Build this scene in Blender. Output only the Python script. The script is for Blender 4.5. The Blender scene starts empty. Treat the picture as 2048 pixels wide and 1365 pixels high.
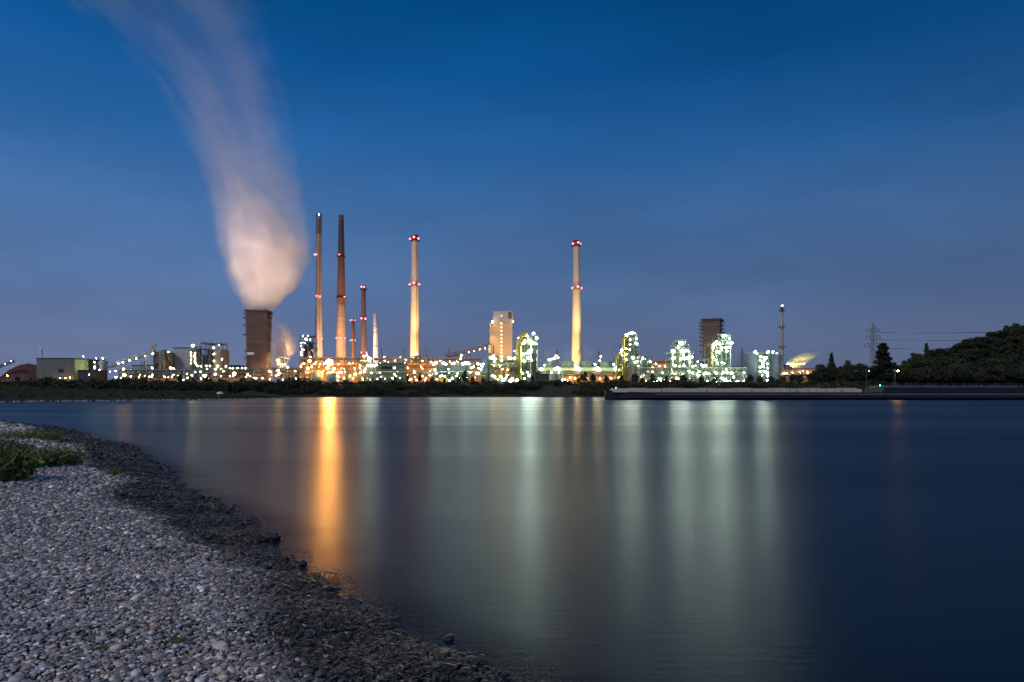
import bpy, math, random
import numpy as np
from mathutils import Vector, Matrix

scene = bpy.context.scene
COL = scene.collection
F, HZ, CX, CZ = 1365.33, 790.0, 1024.0, 1.5
GZ = 8.0                      # level of the works' ground on the far bank
rng = random.Random(7)

def W(px, py, Y):
    return Vector(((px - CX) / F * Y, Y, CZ - (py - HZ) / F * Y))
def X_(px, Y): return (px - CX) / F * Y
def Z_(py, Y): return CZ - (py - HZ) / F * Y

# ------------------------------------------------------------------ materials
def new_mat(name):
    m = bpy.data.materials.new(name); m.use_nodes = True
    m.node_tree.nodes.clear()
    return m, m.node_tree.nodes, m.node_tree.links

def mat(name, col, rough=0.75, metal=0.0, var=0.35, scale=0.25, bump=0.0, stretch=(1, 1, 1), stripe=None, col2=None, transl=0.0):
    m, N, L = new_mat(name)
    out = N.new('ShaderNodeOutputMaterial'); b = N.new('ShaderNodeBsdfPrincipled')
    L.new(b.outputs[0], out.inputs[0])
    geo = N.new('ShaderNodeNewGeometry'); mp = N.new('ShaderNodeMapping'); mp.inputs['Scale'].default_value = stretch
    L.new(geo.outputs['Position'], mp.inputs['Vector'])
    n = N.new('ShaderNodeTexNoise'); n.inputs['Scale'].default_value = scale; n.inputs['Detail'].default_value = 6
    n.inputs['Roughness'].default_value = 0.65
    L.new(mp.outputs[0], n.inputs['Vector'])
    r = N.new('ShaderNodeValToRGB'); r.color_ramp.elements[0].position = 0.3; r.color_ramp.elements[1].position = 0.7
    c2 = col2 or tuple(c * (1 - var) for c in col)
    r.color_ramp.elements[0].color = (*c2, 1); r.color_ramp.elements[1].color = (*col, 1)
    L.new(n.outputs[0], r.inputs[0])
    colout = r.outputs[0]
    if stripe:                        # corrugation / plank joints: (axis vector scale, darkness)
        wv = N.new('ShaderNodeTexWave'); wv.inputs['Scale'].default_value = stripe[1]; wv.bands_direction = stripe[0]
        wv.inputs['Distortion'].default_value = 0.0
        L.new(geo.outputs['Position'], wv.inputs['Vector'])
        mr = N.new('ShaderNodeMapRange'); mr.inputs['To Min'].default_value = 1 - stripe[2]; mr.inputs['To Max'].default_value = 1
        L.new(wv.outputs['Fac'], mr.inputs[0])
        mx = N.new('ShaderNodeMix'); mx.data_type = 'RGBA'; mx.blend_type = 'MULTIPLY'; mx.inputs[0].default_value = 1
        L.new(colout, mx.inputs[6]); L.new(mr.outputs[0], mx.inputs[7]); colout = mx.outputs[2]
    L.new(colout, b.inputs['Base Color'])
    b.inputs['Roughness'].default_value = rough; b.inputs['Metallic'].default_value = metal
    b.inputs['Specular IOR Level'].default_value = 0.3
    if bump:
        bp = N.new('ShaderNodeBump'); bp.inputs['Strength'].default_value = bump; bp.inputs['Distance'].default_value = 0.5
        L.new(n.outputs[0], bp.inputs['Height']); L.new(bp.outputs[0], b.inputs['Normal'])
    return m

def emis(name, col, strength):
    m, N, L = new_mat(name)
    out = N.new('ShaderNodeOutputMaterial'); e = N.new('ShaderNodeEmission')
    e.inputs[0].default_value = (*col, 1); e.inputs[1].default_value = strength
    L.new(e.outputs[0], out.inputs[0])
    m.cycles.emission_sampling = 'AUTO'
    return m

M = dict(
    steel=mat('painted_steel', (.14, .16, .16), .6), dark=mat('dark_steel', (.05, .05, .055), .6),
    rust=mat('rusty_steel', (.22, .12, .07), .85), pgreen=mat('pale_green_paint', (.36, .46, .36), .6, var=.25),
    fgreen=mat('dark_green_steel', (.15, .20, .15), .6, var=.3), sandc=mat('sand_concrete', (.50, .41, .26), .85, var=.18, scale=.12, stretch=(1, 1, .15)),
    green=mat('green_cladding', (.10, .17, .12), .6, var=.25, stripe=('X', 1.2, .35)),
    fangreen=mat('pale_green_corrugated', (.30, .42, .32), .6, var=.2, stripe=('X', .55, .5)),
    yellow=mat('yellow_paint', (.55, .45, .10), .6, var=.25),
    conc=mat('cream_concrete', (.55, .48, .38), .85, var=.18, scale=.12, stretch=(1, 1, .15)),
    conc2=mat('grey_concrete', (.46, .38, .32), .9, var=.25, scale=.15, stretch=(1, 1, .3)),
    concd=mat('sooty_concrete', (.20, .19, .18), .9, var=.3),
    redbrick=mat('dark_red_brick', (.17, .095, .08), .9, var=.35, scale=.3),
    palebrick=mat('pale_brick', (.40, .31, .24), .9, var=.35, scale=.3, stretch=(.3, .3, 2)),
    ore=mat('red_ore', (.16, .07, .055), .95, var=.5, scale=.2, bump=.6),
    hall=mat('grey_green_cladding', (.17, .18, .145), .6, var=.25, stretch=(3, 3, .02), scale=.12, stripe=('X', .35, .35)),
    halls=mat('olive_cladding', (.30, .31, .10), .6, var=.2, stripe=('Y', .35, .35)),  # yellow lamplight on the hall's side is put into this colour
    pale=mat('pale_grey_cladding', (.40, .42, .43), .55, var=.08, scale=.05, stripe=('Z', .25, .12)),
    wood=mat('weathered_planks', (.24, .185, .145), .9, var=.45, scale=.35, stretch=(.25, .25, 2.5), stripe=('Z', .55, .55)),
    coke=mat('oven_brick', (.52, .32, .17), .85, var=.45, scale=.3),
    tank=mat('grey_green_tank', (.16, .22, .22), .5, var=.25, scale=.1, stretch=(1, 1, .15)),
    btank=mat('blue_grey_tank', (.15, .20, .23), .5, var=.2, scale=.1, stretch=(1, 1, .2), stripe=('Z', .3, .15)),
    browntank=mat('brown_tank', (.13, .115, .09), .7, var=.4, scale=.15, stretch=(1, 1, .2)),
    white=mat('white_paint', (.7, .7, .68), .6, var=.12), redp=mat('red_paint', (.45, .05, .05), .6, var=.2),
    glassd=mat('dark_glass', (.02, .025, .03), .15), pipe=mat('pipe_lagging', (.38, .40, .36), .45, metal=.3, var=.3),
    leaf=mat('dark_foliage', (.042, .058, .026), .8, var=.55, scale=.5),
    leaf2=mat('olive_foliage', (.062, .066, .027), .8, var=.5, scale=.5),
    bark=mat('bark', (.07, .05, .035), .9), weed=mat('weed_green', (.17, .21, .05), .7, var=.5, scale=6),
    weedd=mat('dry_weed', (.19, .16, .07), .8, var=.5, scale=6),
    soil=mat('bank_soil', (.07, .06, .045), .95, var=.5, scale=.3, bump=.4),
    grassm=mat('bank_grass', (.045, .06, .022), .9, var=.5, scale=.4),
    yard=mat('works_yard', (.13, .11, .09), .9, var=.3, scale=.1),
    hull=mat('black_hull_paint', (.012, .014, .018), .5, var=.3), tan=mat('tan_hatch_covers', (.62, .47, .36), .6, var=.1, stripe=('X', .35, .2)),
    deckw=mat('blue_grey_deckhouse', (.10, .14, .19), .6, var=.15), roofd=mat('dark_roofing', (.06, .055, .05), .8),
    orange_wall=mat('ochre_wall', (.38, .26, .13), .85, var=.25), stone=mat('wet_stone', (.03, .03, .032), .35, var=.5, scale=12, bump=.3),
)
LK = dict(  # lamp kinds: colour, strength
    w=((.90, 1.0, .62), 16), c=((.85, .95, 1.0), 20), y=((1.0, .78, .32), 24), o=((1.0, .45, .09), 150), r=((1.0, .10, .12), 12), g=((.1, .9, .62), 12),
    W=((.92, 1.0, .62), 20), Y=((1.0, .82, .32), 34), O=((1.0, .40, .06), 60))
LENS = dict(w=330, c=280, y=330, o=460, W=470, Y=500, O=400)     # river-facing cap, made brighter to strengthen streaks on the water
LNAME = dict(w='greenish_white', c='cold_white', y='warm_white', o='sodium', r='red', g='green', W='strong_white', Y='strong_warm', O='strong_sodium')
LM = {k: emis('lamp_glow_' + n, *LK[k]) for k, n in dict(w='greenish_white', c='cold_white', y='warm_white', o='sodium', r='red', g='green', W='strong_white', Y='strong_warm', O='strong_sodium').items()}
M['pane'] = emis('lit_pane', (1.0, .88, .6), 3.0)

# ------------------------------------------------------------------ mesh builder
class MB:
    def __init__(s): s.v = []; s.f = []
    def add(s, vs, fs):
        o = len(s.v); s.v += [tuple(v) for v in vs]; s.f += [tuple(i + o for i in f) for f in fs]; return s
    def box(s, x0, x1, y0, y1, z0, z1):
        return s.add([(x0, y0, z0), (x1, y0, z0), (x1, y1, z0), (x0, y1, z0), (x0, y0, z1), (x1, y0, z1), (x1, y1, z1), (x0, y1, z1)],
                     [(0, 3, 2, 1), (4, 5, 6, 7), (0, 1, 5, 4), (1, 2, 6, 5), (2, 3, 7, 6), (3, 0, 4, 7)])
    def beam(s, p, q, w):
        p = Vector(p); q = Vector(q); d = q - p
        if d.length < 1e-6: return s
        d.normalize(); u = d.cross(Vector((0, 0, 1)) if abs(d.z) < .95 else Vector((1, 0, 0))).normalized(); n = d.cross(u)
        u *= w / 2; n *= w / 2
        return s.add([p - u - n, p + u - n, p + u + n, p - u + n, q - u - n, q + u - n, q + u + n, q - u + n],
                     [(0, 3, 2, 1), (4, 5, 6, 7), (0, 1, 5, 4), (1, 2, 6, 5), (2, 3, 7, 6), (3, 0, 4, 7)])
    def lathe(s, cx, cy, prof, n=20, cap=True):
        o = []; fs = []
        for (r, z) in prof:
            for k in range(n):
                a = 2 * math.pi * k / n; o.append((cx + r * math.cos(a), cy + r * math.sin(a), z))
        for i in range(len(prof) - 1):
            for k in range(n):
                k2 = (k + 1) % n; fs.append((i * n + k, i * n + k2, (i + 1) * n + k2, (i + 1) * n + k))
        if cap:
            fs.append(tuple(range(n))[::-1]); fs.append(tuple((len(prof) - 1) * n + k for k in range(n)))
        return s.add(o, fs)
    def cyl(s, cx, cy, z0, z1, r0, r1=None, n=16):
        return s.lathe(cx, cy, [(r0, z0), (r0 if r1 is None else r1, z1)], n)
    def vessel(s, cx, cy, z0, z1, r, n=16):
        d = r * .5
        return s.lathe(cx, cy, [(r, z0), (r, z1 - d), (r * .88, z1 - d * .5), (r * .55, z1 - d * .12), (r * .05, z1)], n)
    def tube(s, pts, r, n=8):
        pts = [Vector(p) for p in pts]
        o = []; fs = []
        for i, p in enumerate(pts):
            d = (pts[min(i + 1, len(pts) - 1)] - pts[max(i - 1, 0)]).normalized()
            u = d.cross(Vector((0, 0, 1)) if abs(d.z) < .95 else Vector((0, 1, 0))).normalized(); w = d.cross(u)
            for k in range(n):
                a = 2 * math.pi * k / n; o.append(p + (u * math.cos(a) + w * math.sin(a)) * r)
        for i in range(len(pts) - 1):
            for k in range(n):
                k2 = (k + 1) % n; fs.append((i * n + k, i * n + k2, (i + 1) * n + k2, (i + 1) * n + k))
        fs.append(tuple(range(n))[::-1]); fs.append(tuple((len(pts) - 1) * n + k for k in range(n)))
        return s.add(o, fs)
    def frame(s, x0, x1, y0, y1, z0, z1, nx, nz, w=.45, brace=True):
        xs = [x0 + (x1 - x0) * i / nx for i in range(nx + 1)]; zs = [z0 + (z1 - z0) * i / nz for i in range(nz + 1)]
        for x in xs:
            for y in (y0, y1): s.box(x - w / 2, x + w / 2, y - w / 2, y + w / 2, z0, z1)
        for z in zs[1:]:
            for y in (y0, y1): s.box(x0 + w / 2, x1 - w / 2, y - w * .4, y + w * .4, z - w * .8, z - w * .02)
            for x in (xs[0], xs[-1]): s.box(x - w * .4, x + w * .4, y0 + w / 2, y1 - w / 2, z - w * .8, z - w * .02)
        if brace:
            for i in range(nx):
                for j in range(nz):
                    if (i + j) % 2 == 0: s.beam((xs[i], y0 - w * .3, zs[j]), (xs[i + 1], y0 - w * .3, zs[j + 1]), w * .5)
                    elif (i * 3 + j) % 3 == 0: s.beam((xs[i + 1], y0 - w * .3, zs[j]), (xs[i], y0 - w * .3, zs[j + 1]), w * .5)
        return s
    def rail(s, x0, x1, y0, y1, z, w=.12):
        for zz in (z + .6, z + 1.15):
            s.beam((x0, y0, zz), (x1, y0, zz), w); s.beam((x0, y1, zz), (x1, y1, zz), w); s.beam((x0, y0, zz), (x0, y1, zz), w); s.beam((x1, y0, zz), (x1, y1, zz), w)
        k = max(2, int((x1 - x0) / 2.5))
        for i in range(k + 1):
            x = x0 + (x1 - x0) * i / k; s.beam((x, y0, z), (x, y0, z + 1.15), w)
        return s
    def build(s, name, m, parent=None, smooth=False, off=None):
        me = bpy.data.meshes.new(name)
        if off is None: off = wloc(parent) if parent else Vector((0, 0, 0))
        me.from_pydata([(v[0] - off[0], v[1] - off[1], v[2] - off[2]) for v in s.v], [], s.f)
        me.materials.append(m)
        if smooth:
            me.polygons.foreach_set('use_smooth', [len(p.vertices) <= 4 for p in me.polygons])
        o = bpy.data.objects.new(name, me); COL.objects.link(o)
        if parent: o.parent = parent
        return o

def wloc(o):
    v = Vector((0, 0, 0))
    while o: v += o.location; o = o.parent
    return v

def tag(o, label=None, cat=None, group=None, kind=None):
    if label: o['label'] = label
    if cat: o['category'] = cat
    if group: o['group'] = group
    if kind: o['kind'] = kind
    return o

def thing(name, label, cat, loc, group=None):
    o = bpy.data.objects.new(name, None); COL.objects.link(o); o.location = loc; o.empty_display_size = 1
    return tag(o, label, cat, group)

def dup(root, loc, scale=(1, 1, 1), rz=0.0, label=None, group=None):
    c = root.copy(); COL.objects.link(c); c.location = loc; c.scale = scale; c.rotation_euler = (0, 0, rz)
    if label: c['label'] = label
    if group: c['group'] = group
    for ch in list(root.children):
        d = ch.copy(); COL.objects.link(d); d.parent = c
        for g in list(ch.children):
            e = g.copy(); COL.objects.link(e); e.parent = d
    return c

def ico(sub):
    import bmesh
    bm = bmesh.new(); bmesh.ops.create_icosphere(bm, subdivisions=sub, radius=1)
    v = np.array([x.co[:] for x in bm.verts]); f = np.array([[q.index for q in p.verts] for p in bm.faces]); bm.free()
    return v, f
IV, IF = ico(2)
BULB = {}
for k in LM:
    me = bpy.data.meshes.new('lamp_bulb'); me.from_pydata(IV.tolist(), [], IF.tolist()); me.materials.append(LM[k])
    if k in LENS:
        me.materials.append(emis('lamp_lens_' + LNAME[k], (.80, 1.0, .80) if k in 'wW' else LK[k][0], LENS[k]))  # cap glow tinted apart from the lamp body for greener streaks
        me.polygons.foreach_set('material_index', [1 if p.normal.y < -.55 else 0 for p in me.polygons])
    me.polygons.foreach_set('use_smooth', [True] * len(me.polygons)); BULB[k] = me

def lamp(px, py, Y, k, r, parent, name='lamp'):
    o = bpy.data.objects.new(name, BULB[k]); COL.objects.link(o)
    r *= .78 if k in 'rO' else .43
    o.parent = parent; o.location = W(px, py, Y) - wloc(parent); o.scale = (r, r, r)
    return o
def lamps(lst, Y, parent, name='lamp'):
    for (px, py, k, r) in lst: lamp(px, py, Y, k, r, parent, name)

# ------------------------------------------------------------------ sky / world / sun / camera
world = bpy.data.worlds.new("World"); scene.world = world; world.use_nodes = True
N = world.node_tree.nodes; L = world.node_tree.links; N.clear()
out = N.new('ShaderNodeOutputWorld'); bg = N.new('ShaderNodeBackground'); L.new(bg.outputs[0], out.inputs[0])
tc = N.new('ShaderNodeTexCoord'); sx = N.new('ShaderNodeSeparateXYZ'); L.new(tc.outputs['Generated'], sx.inputs[0])
def lin(c): return tuple(((v / 255) / 12.92 if v <= 10 else (((v / 255) + .055) / 1.055) ** 2.4) for v in c)
ramp = N.new('ShaderNodeValToRGB'); L.new(sx.outputs['Z'], ramp.inputs[0])
stops = [(0, (104, 114, 145)), (.07, (100, 116, 152)), (.15, (86, 115, 160)), (.24, (70, 111, 163)), (.33, (40, 98, 159)), (.42, (15, 82, 145)), (.52, (0, 70, 124)), (1, (0, 45, 95))]
el = ramp.color_ramp.elements
while len(el) < len(stops): el.new(.5)
for e, (p, c) in zip(el, stops): e.position = p; e.color = (*lin(c), 1)
mr = N.new('ShaderNodeMapRange'); L.new(sx.outputs['X'], mr.inputs[0])
mr.inputs['From Min'].default_value = -.65; mr.inputs['From Max'].default_value = .65; mr.inputs['To Min'].default_value = 1.05; mr.inputs['To Max'].default_value = .72
# soft, faint high cloud veils
mpc = N.new('ShaderNodeMapping'); mpc.inputs['Scale'].default_value = (1.2, 1.2, 4.0); mpc.inputs['Rotation'].default_value = (0, .5, 0); L.new(tc.outputs['Generated'], mpc.inputs[0])
nz = N.new('ShaderNodeTexNoise'); nz.inputs['Scale'].default_value = 2.2; nz.inputs['Detail'].default_value = 4; L.new(mpc.outputs[0], nz.inputs['Vector'])
mc = N.new('ShaderNodeMapRange'); L.new(nz.outputs[0], mc.inputs[0]); mc.inputs['From Min'].default_value = .35; mc.inputs['From Max'].default_value = .75; mc.inputs['To Min'].default_value = .91; mc.inputs['To Max'].default_value = 1.2
# brighter twilight sky behind the camera
mb_ = N.new('ShaderNodeMapRange'); L.new(sx.outputs['Y'], mb_.inputs[0]); mb_.inputs['From Min'].default_value = .1; mb_.inputs['From Max'].default_value = -.8; mb_.inputs['To Min'].default_value = 1; mb_.inputs['To Max'].default_value = 2.6
m1 = N.new('ShaderNodeMath'); m1.operation = 'MULTIPLY'; L.new(mr.outputs[0], m1.inputs[0]); L.new(mc.outputs[0], m1.inputs[1])
m2 = N.new('ShaderNodeMath'); m2.operation = 'MULTIPLY'; L.new(m1.outputs[0], m2.inputs[0]); L.new(mb_.outputs[0], m2.inputs[1])
L.new(ramp.outputs[0], bg.inputs[0]); L.new(m2.outputs[0], bg.inputs[1])

sd = bpy.data.lights.new('sun', 'SUN'); sd.energy = 1.2; sd.angle = math.radians(22); sd.color = (1.0, .86, .76)
so = bpy.data.objects.new('sun', sd); COL.objects.link(so)
so.rotation_euler = Vector((.5, .85, -.8)).to_track_quat('-Z', 'Y').to_euler()   # afterglow from behind the left shoulder

cd = bpy.data.cameras.new('camera'); cam = bpy.data.objects.new('camera', cd); COL.objects.link(cam); scene.camera = cam
cam.location = (0, 0, CZ); cam.rotation_euler = (math.radians(90), 0, 0)
cd.sensor_width = 36; cd.lens = 24; cd.shift_y = (HZ - 682.5) / 2048; cd.clip_start = .1; cd.clip_end = 20000

scene.view_settings.view_transform = 'Standard'; scene.view_settings.look = 'None'; scene.view_settings.exposure = 0; scene.view_settings.gamma = 1
scene.render.engine = 'CYCLES'
cy = scene.cycles
cy.use_denoising = True; cy.denoiser = 'OPENIMAGEDENOISE'; cy.max_bounces = 5; cy.diffuse_bounces = 2; cy.glossy_bounces = 2; cy.transmission_bounces = 2
cy.transparent_max_bounces = 6; cy.volume_bounces = 2; cy.volume_max_steps = 160; cy.sample_clamp_indirect = 4; cy.sample_clamp_direct = 0; cy.use_light_tree = True
cy.caustics_reflective = False; cy.caustics_refractive = False; cy.use_adaptive_sampling = True; cy.adaptive_threshold = .02
# ------------------------------------------------------------------ foreground beach and river
SHPX = [(1500, 1800), (1180, 1500), (960, 1365), (740, 1232), (630, 1150), (480, 1050), (350, 960), (250, 893), (130, 862), (0, 846), (-250, 832)]
SH = np.array([((px - CX) / F * (CZ * F / (py - HZ)), CZ * F / (py - HZ)) for px, py in SHPX])
SH = np.vstack([[(6, -6)], SH, [(-140, 62)]])
def shore_d(x, y):
    """signed distance to the water's edge, positive on land"""
    x = np.asarray(x, float); y = np.asarray(y, float)
    best = np.full(x.shape, 1e9); sign = np.ones(x.shape)
    for (ax, ay), (bx, by) in zip(SH[:-1], SH[1:]):
        dx, dy = bx - ax, by - ay; t = np.clip(((x - ax) * dx + (y - ay) * dy) / (dx * dx + dy * dy), 0, 1)
        qx, qy = ax + t * dx, ay + t * dy; d = np.hypot(x - qx, y - qy)
        s = np.where(dx * (y - ay) - dy * (x - ax) > 0, 1.0, -1.0)
        m = d < best; best = np.where(m, d, best); sign = np.where(m, s, sign)
    return best * sign
def beach_z(x, y):
    d = shore_d(x, y) + .10 * np.sin(np.asarray(x) * 1.7 + np.asarray(y) * 2.3) + .07 * np.sin(np.asarray(y) * 5.1 - np.asarray(x) * 3.3)
    z = np.where(d < 0, .17 * d, np.where(d < 1.6, .17 * d, .272 + .05 * (d - 1.6)))
    return np.clip(z, -1.5, 1.0)

def grid_obj(name, xs, ys, zf, m, keep=None, attr=None):
    X, Y = np.meshgrid(xs, ys); Zv = zf(X, Y); nx, ny = len(xs), len(ys)
    v = np.stack([X, Y, Zv], -1).reshape(-1, 3)
    idx = np.arange(nx * ny).reshape(ny, nx)
    q = np.stack([idx[:-1, :-1], idx[:-1, 1:], idx[1:, 1:], idx[1:, :-1]], -1).reshape(-1, 4)
    me = bpy.data.meshes.new(name); me.from_pydata(v.tolist(), [], q.tolist()); me.materials.append(m)
    me.polygons.foreach_set('use_smooth', [True] * len(me.polygons))
    if attr is not None:
        a = me.attributes.new('depth', 'FLOAT', 'POINT'); a.data.foreach_set('value', attr(X, Y).reshape(-1))
    o = bpy.data.objects.new(name, me); COL.objects.link(o); return o

bx = np.concatenate([np.linspace(-170, -30, 30)[:-1], np.linspace(-30, 8, 160)])
by = np.concatenate([np.linspace(-6, 12, 120)[:-1], np.linspace(12, 62, 90)])
mbeach = mat('beach_grit', (.16, .15, .145), .8, var=.6, scale=22, bump=.8)
o = grid_obj('beach', bx, by, lambda x, y: beach_z(x, y) - .02, mbeach); tag(o, kind='structure')

# pebbles -----------------------------------------------------------------
def pebble_mat():
    m, N, L = new_mat('pebble_stone')
    out = N.new('ShaderNodeOutputMaterial'); b = N.new('ShaderNodeBsdfPrincipled'); L.new(b.outputs[0], out.inputs[0])
    a = N.new('ShaderNodeAttribute'); a.attribute_name = 'col'; w = N.new('ShaderNodeAttribute'); w.attribute_name = 'wet'
    geo = N.new('ShaderNodeNewGeometry'); n = N.new('ShaderNodeTexNoise'); n.inputs['Scale'].default_value = 45; n.inputs['Detail'].default_value = 5
    L.new(geo.outputs['Position'], n.inputs['Vector'])
    mr = N.new('ShaderNodeMapRange'); L.new(n.outputs[0], mr.inputs[0]); mr.inputs['From Min'].default_value = .3; mr.inputs['From Max'].default_value = .7
    mr.inputs['To Min'].default_value = .62; mr.inputs['To Max'].default_value = 1.25
    mx = N.new('ShaderNodeMix'); mx.data_type = 'RGBA'; mx.blend_type = 'MULTIPLY'; mx.inputs[0].default_value = 1
    L.new(a.outputs['Color'], mx.inputs[6]); L.new(mr.outputs[0], mx.inputs[7])
    wd = N.new('ShaderNodeMapRange'); L.new(w.outputs['Fac'], wd.inputs[0]); wd.inputs['To Min'].default_value = 1; wd.inputs['To Max'].default_value = .11
    mx2 = N.new('ShaderNodeMix'); mx2.data_type = 'RGBA'; mx2.blend_type = 'MULTIPLY'; mx2.inputs[0].default_value = 1
    L.new(mx.outputs[2], mx2.inputs[6]); L.new(wd.outputs[0], mx2.inputs[7]); L.new(mx2.outputs[2], b.inputs['Base Color'])
    wr = N.new('ShaderNodeMapRange'); L.new(w.outputs['Fac'], wr.inputs[0]); wr.inputs['To Min'].default_value = .7; wr.inputs['To Max'].default_value = .46
    L.new(wr.outputs[0], b.inputs['Roughness']); b.inputs['Specular IOR Level'].default_value = .28
    bp = N.new('ShaderNodeBump'); bp.inputs['Strength'].default_value = .35; bp.inputs['Distance'].default_value = .01; L.new(n.outputs[0], bp.inputs['Height']); L.new(bp.outputs[0], b.inputs['Normal'])
    return m
R = np.random.default_rng(5)
def make_pebbles(pts, size, V, Fc, ntemp=14):
    """pts (n,2), size (n,) -> verts, faces, col, wet arrays"""
    n = len(pts); nv = len(V)
    temps = []
    for k in range(ntemp):
        d = V.copy()
        for _ in range(4):
            ax = R.normal(size=3); ax /= np.linalg.norm(ax); d *= (1 + R.uniform(-.20, .20) * np.maximum(0, V @ ax)[:, None] ** 2)
        for _ in range(2):      # flattened facets
            ax = R.normal(size=3); ax /= np.linalg.norm(ax); h = d @ ax; lim = R.uniform(.62, .9); d -= np.maximum(0, h - lim)[:, None] * ax * .85
        temps.append(d)
    T = np.array(temps)
    ti = R.integers(0, ntemp, n)
    sc = np.stack([size * R.uniform(.85, 1.35, n), size * R.uniform(.7, 1.0, n), size * R.uniform(.36, .64, n)], -1)
    P = T[ti] * sc[:, None, :]
    tx = R.normal(0, .22, n); ty = R.normal(0, .22, n); yaw = R.uniform(0, 6.283, n)
    def rot(P, a, i, j):
        c, s = np.cos(a)[:, None], np.sin(a)[:, None]; p, q = P[..., i].copy(), P[..., j].copy(); P[..., i] = c * p - s * q; P[..., j] = s * p + c * q
    rot(P, tx, 1, 2); rot(P, ty, 0, 2); rot(P, yaw, 0, 1)
    z = beach_z(pts[:, 0], pts[:, 1]) + R.uniform(-.1, .45, n) * size
    P += np.stack([pts[:, 0], pts[:, 1], z], -1)[:, None, :]
    faces = (Fc[None] + (np.arange(n) * nv)[:, None, None]).reshape(-1, 3)
    base = np.array([[.30, .285, .28], [.22, .215, .22], [.16, .16, .17], [.38, .36, .34], [.27, .225, .195], [.33, .23, .185], [.21, .225, .235], [.56, .54, .51], [.25, .25, .27], [.19, .185, .185]])
    ci = R.choice(len(base), n, p=[.17, .18, .15, .10, .10, .04, .10, .035, .08, .045])
    c = np.minimum(base[ci], .62) * np.exp(R.normal(-.08, .38, (n, 1))) * np.array([1.66, 1.54, 1.36])
    d = shore_d(pts[:, 0], pts[:, 1]) + R.normal(0, .07, n) + .18 * np.sin(pts[:, 1] * 1.3) + .12 * np.sin(pts[:, 0] * 2.9 + 1)
    wid = np.clip(.22 + .058 * pts[:, 1], .3, 1.3)
    wet = np.clip(1.0 - (d - wid) / .45, 0, 1)
    return P.reshape(-1, 3), faces, np.repeat(c, nv, 0), np.repeat(wet, nv)
def scatter(y0, y1, sp, dmax=5.0, dmin=-.35):
    xs = np.arange(-34, 4, sp); ys = np.arange(y0, y1, sp); X, Y = np.meshgrid(xs, ys)
    X = X.ravel() + R.uniform(-.5, .5, X.size) * sp; Y = Y.ravel() + R.uniform(-.5, .5, Y.size) * sp
    k = (X > -.80 * Y - 1.2); X, Y = X[k], Y[k]
    d = shore_d(X, Y); k = (d > dmin) & (d < dmax * 2)
    k &= R.uniform(size=len(d)) < np.where(d < 0, np.clip(1 + d / .8, 0, 1), 1)
    return np.stack([X[k], Y[k]], -1)
V1, F1 = ico(2); V0, F0 = ico(1)
sets = []
def sizes(n, m): return m * np.minimum(np.exp(R.normal(-.06, .44, n)), 2.4)
p = scatter(2.0, 5.6, .019); sets.append(make_pebbles(p, sizes(len(p), .0098), V1, F1))
p = scatter(1.9, 5.6, .075); sets.append(make_pebbles(p, sizes(len(p), .0155), V1, F1))
p = scatter(5.6, 8.5, .027); sets.append(make_pebbles(p, sizes(len(p), .0150), V0, F0))
p = scatter(8.5, 14, .040); sets.append(make_pebbles(p, sizes(len(p), .0220), V0, F0))
p = scatter(14, 24, .070, dmin=-.2); sets.append(make_pebbles(p, sizes(len(p), .038), V0, F0))
p = scatter(24, 46, .16, dmin=-.2); sets.append(make_pebbles(p, sizes(len(p), .075), V0, F0))
p = np.stack([R.uniform(-14, 0, 5200), R.uniform(2, 16, 5200)], -1); dd = shore_d(p[:, 0], p[:, 1]); p = p[(dd > -.5) & (dd < .5)]
sets.append(make_pebbles(p, sizes(len(p), .027), V1, F1))
vo = 0; vs = []; fs = []; cs = []; ws = []
for v, f, c, w in sets: vs.append(v); fs.append(f + vo); cs.append(c); ws.append(w); vo += len(v)
vs = np.vstack(vs); fs = np.vstack(fs); cs = np.vstack(cs); ws = np.concatenate(ws)
me = bpy.data.meshes.new('pebbles'); me.vertices.add(len(vs)); me.vertices.foreach_set('co', vs.astype(np.float32).ravel())
me.loops.add(fs.size); me.loops.foreach_set('vertex_index', fs.astype(np.int32).ravel())
me.polygons.add(len(fs)); me.polygons.foreach_set('loop_start', np.arange(0, fs.size, 3, dtype=np.int32)); 
me.polygons.foreach_set('use_smooth', np.ones(len(fs), bool)); me.update(calc_edges=True)
a = me.attributes.new('col', 'FLOAT_COLOR', 'POINT'); a.data.foreach_set('color', np.hstack([cs, np.ones((len(cs), 1))]).astype(np.float32).ravel())
a = me.attributes.new('wet', 'FLOAT', 'POINT'); a.data.foreach_set('value', ws.astype(np.float32))
me.materials.append(pebble_mat())
o = bpy.data.objects.new('pebbles', me); COL.objects.link(o); tag(o, 'rounded grey pebbles covering the near river beach', 'pebbles', kind='stuff')
print('pebble faces', len(fs))

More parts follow.
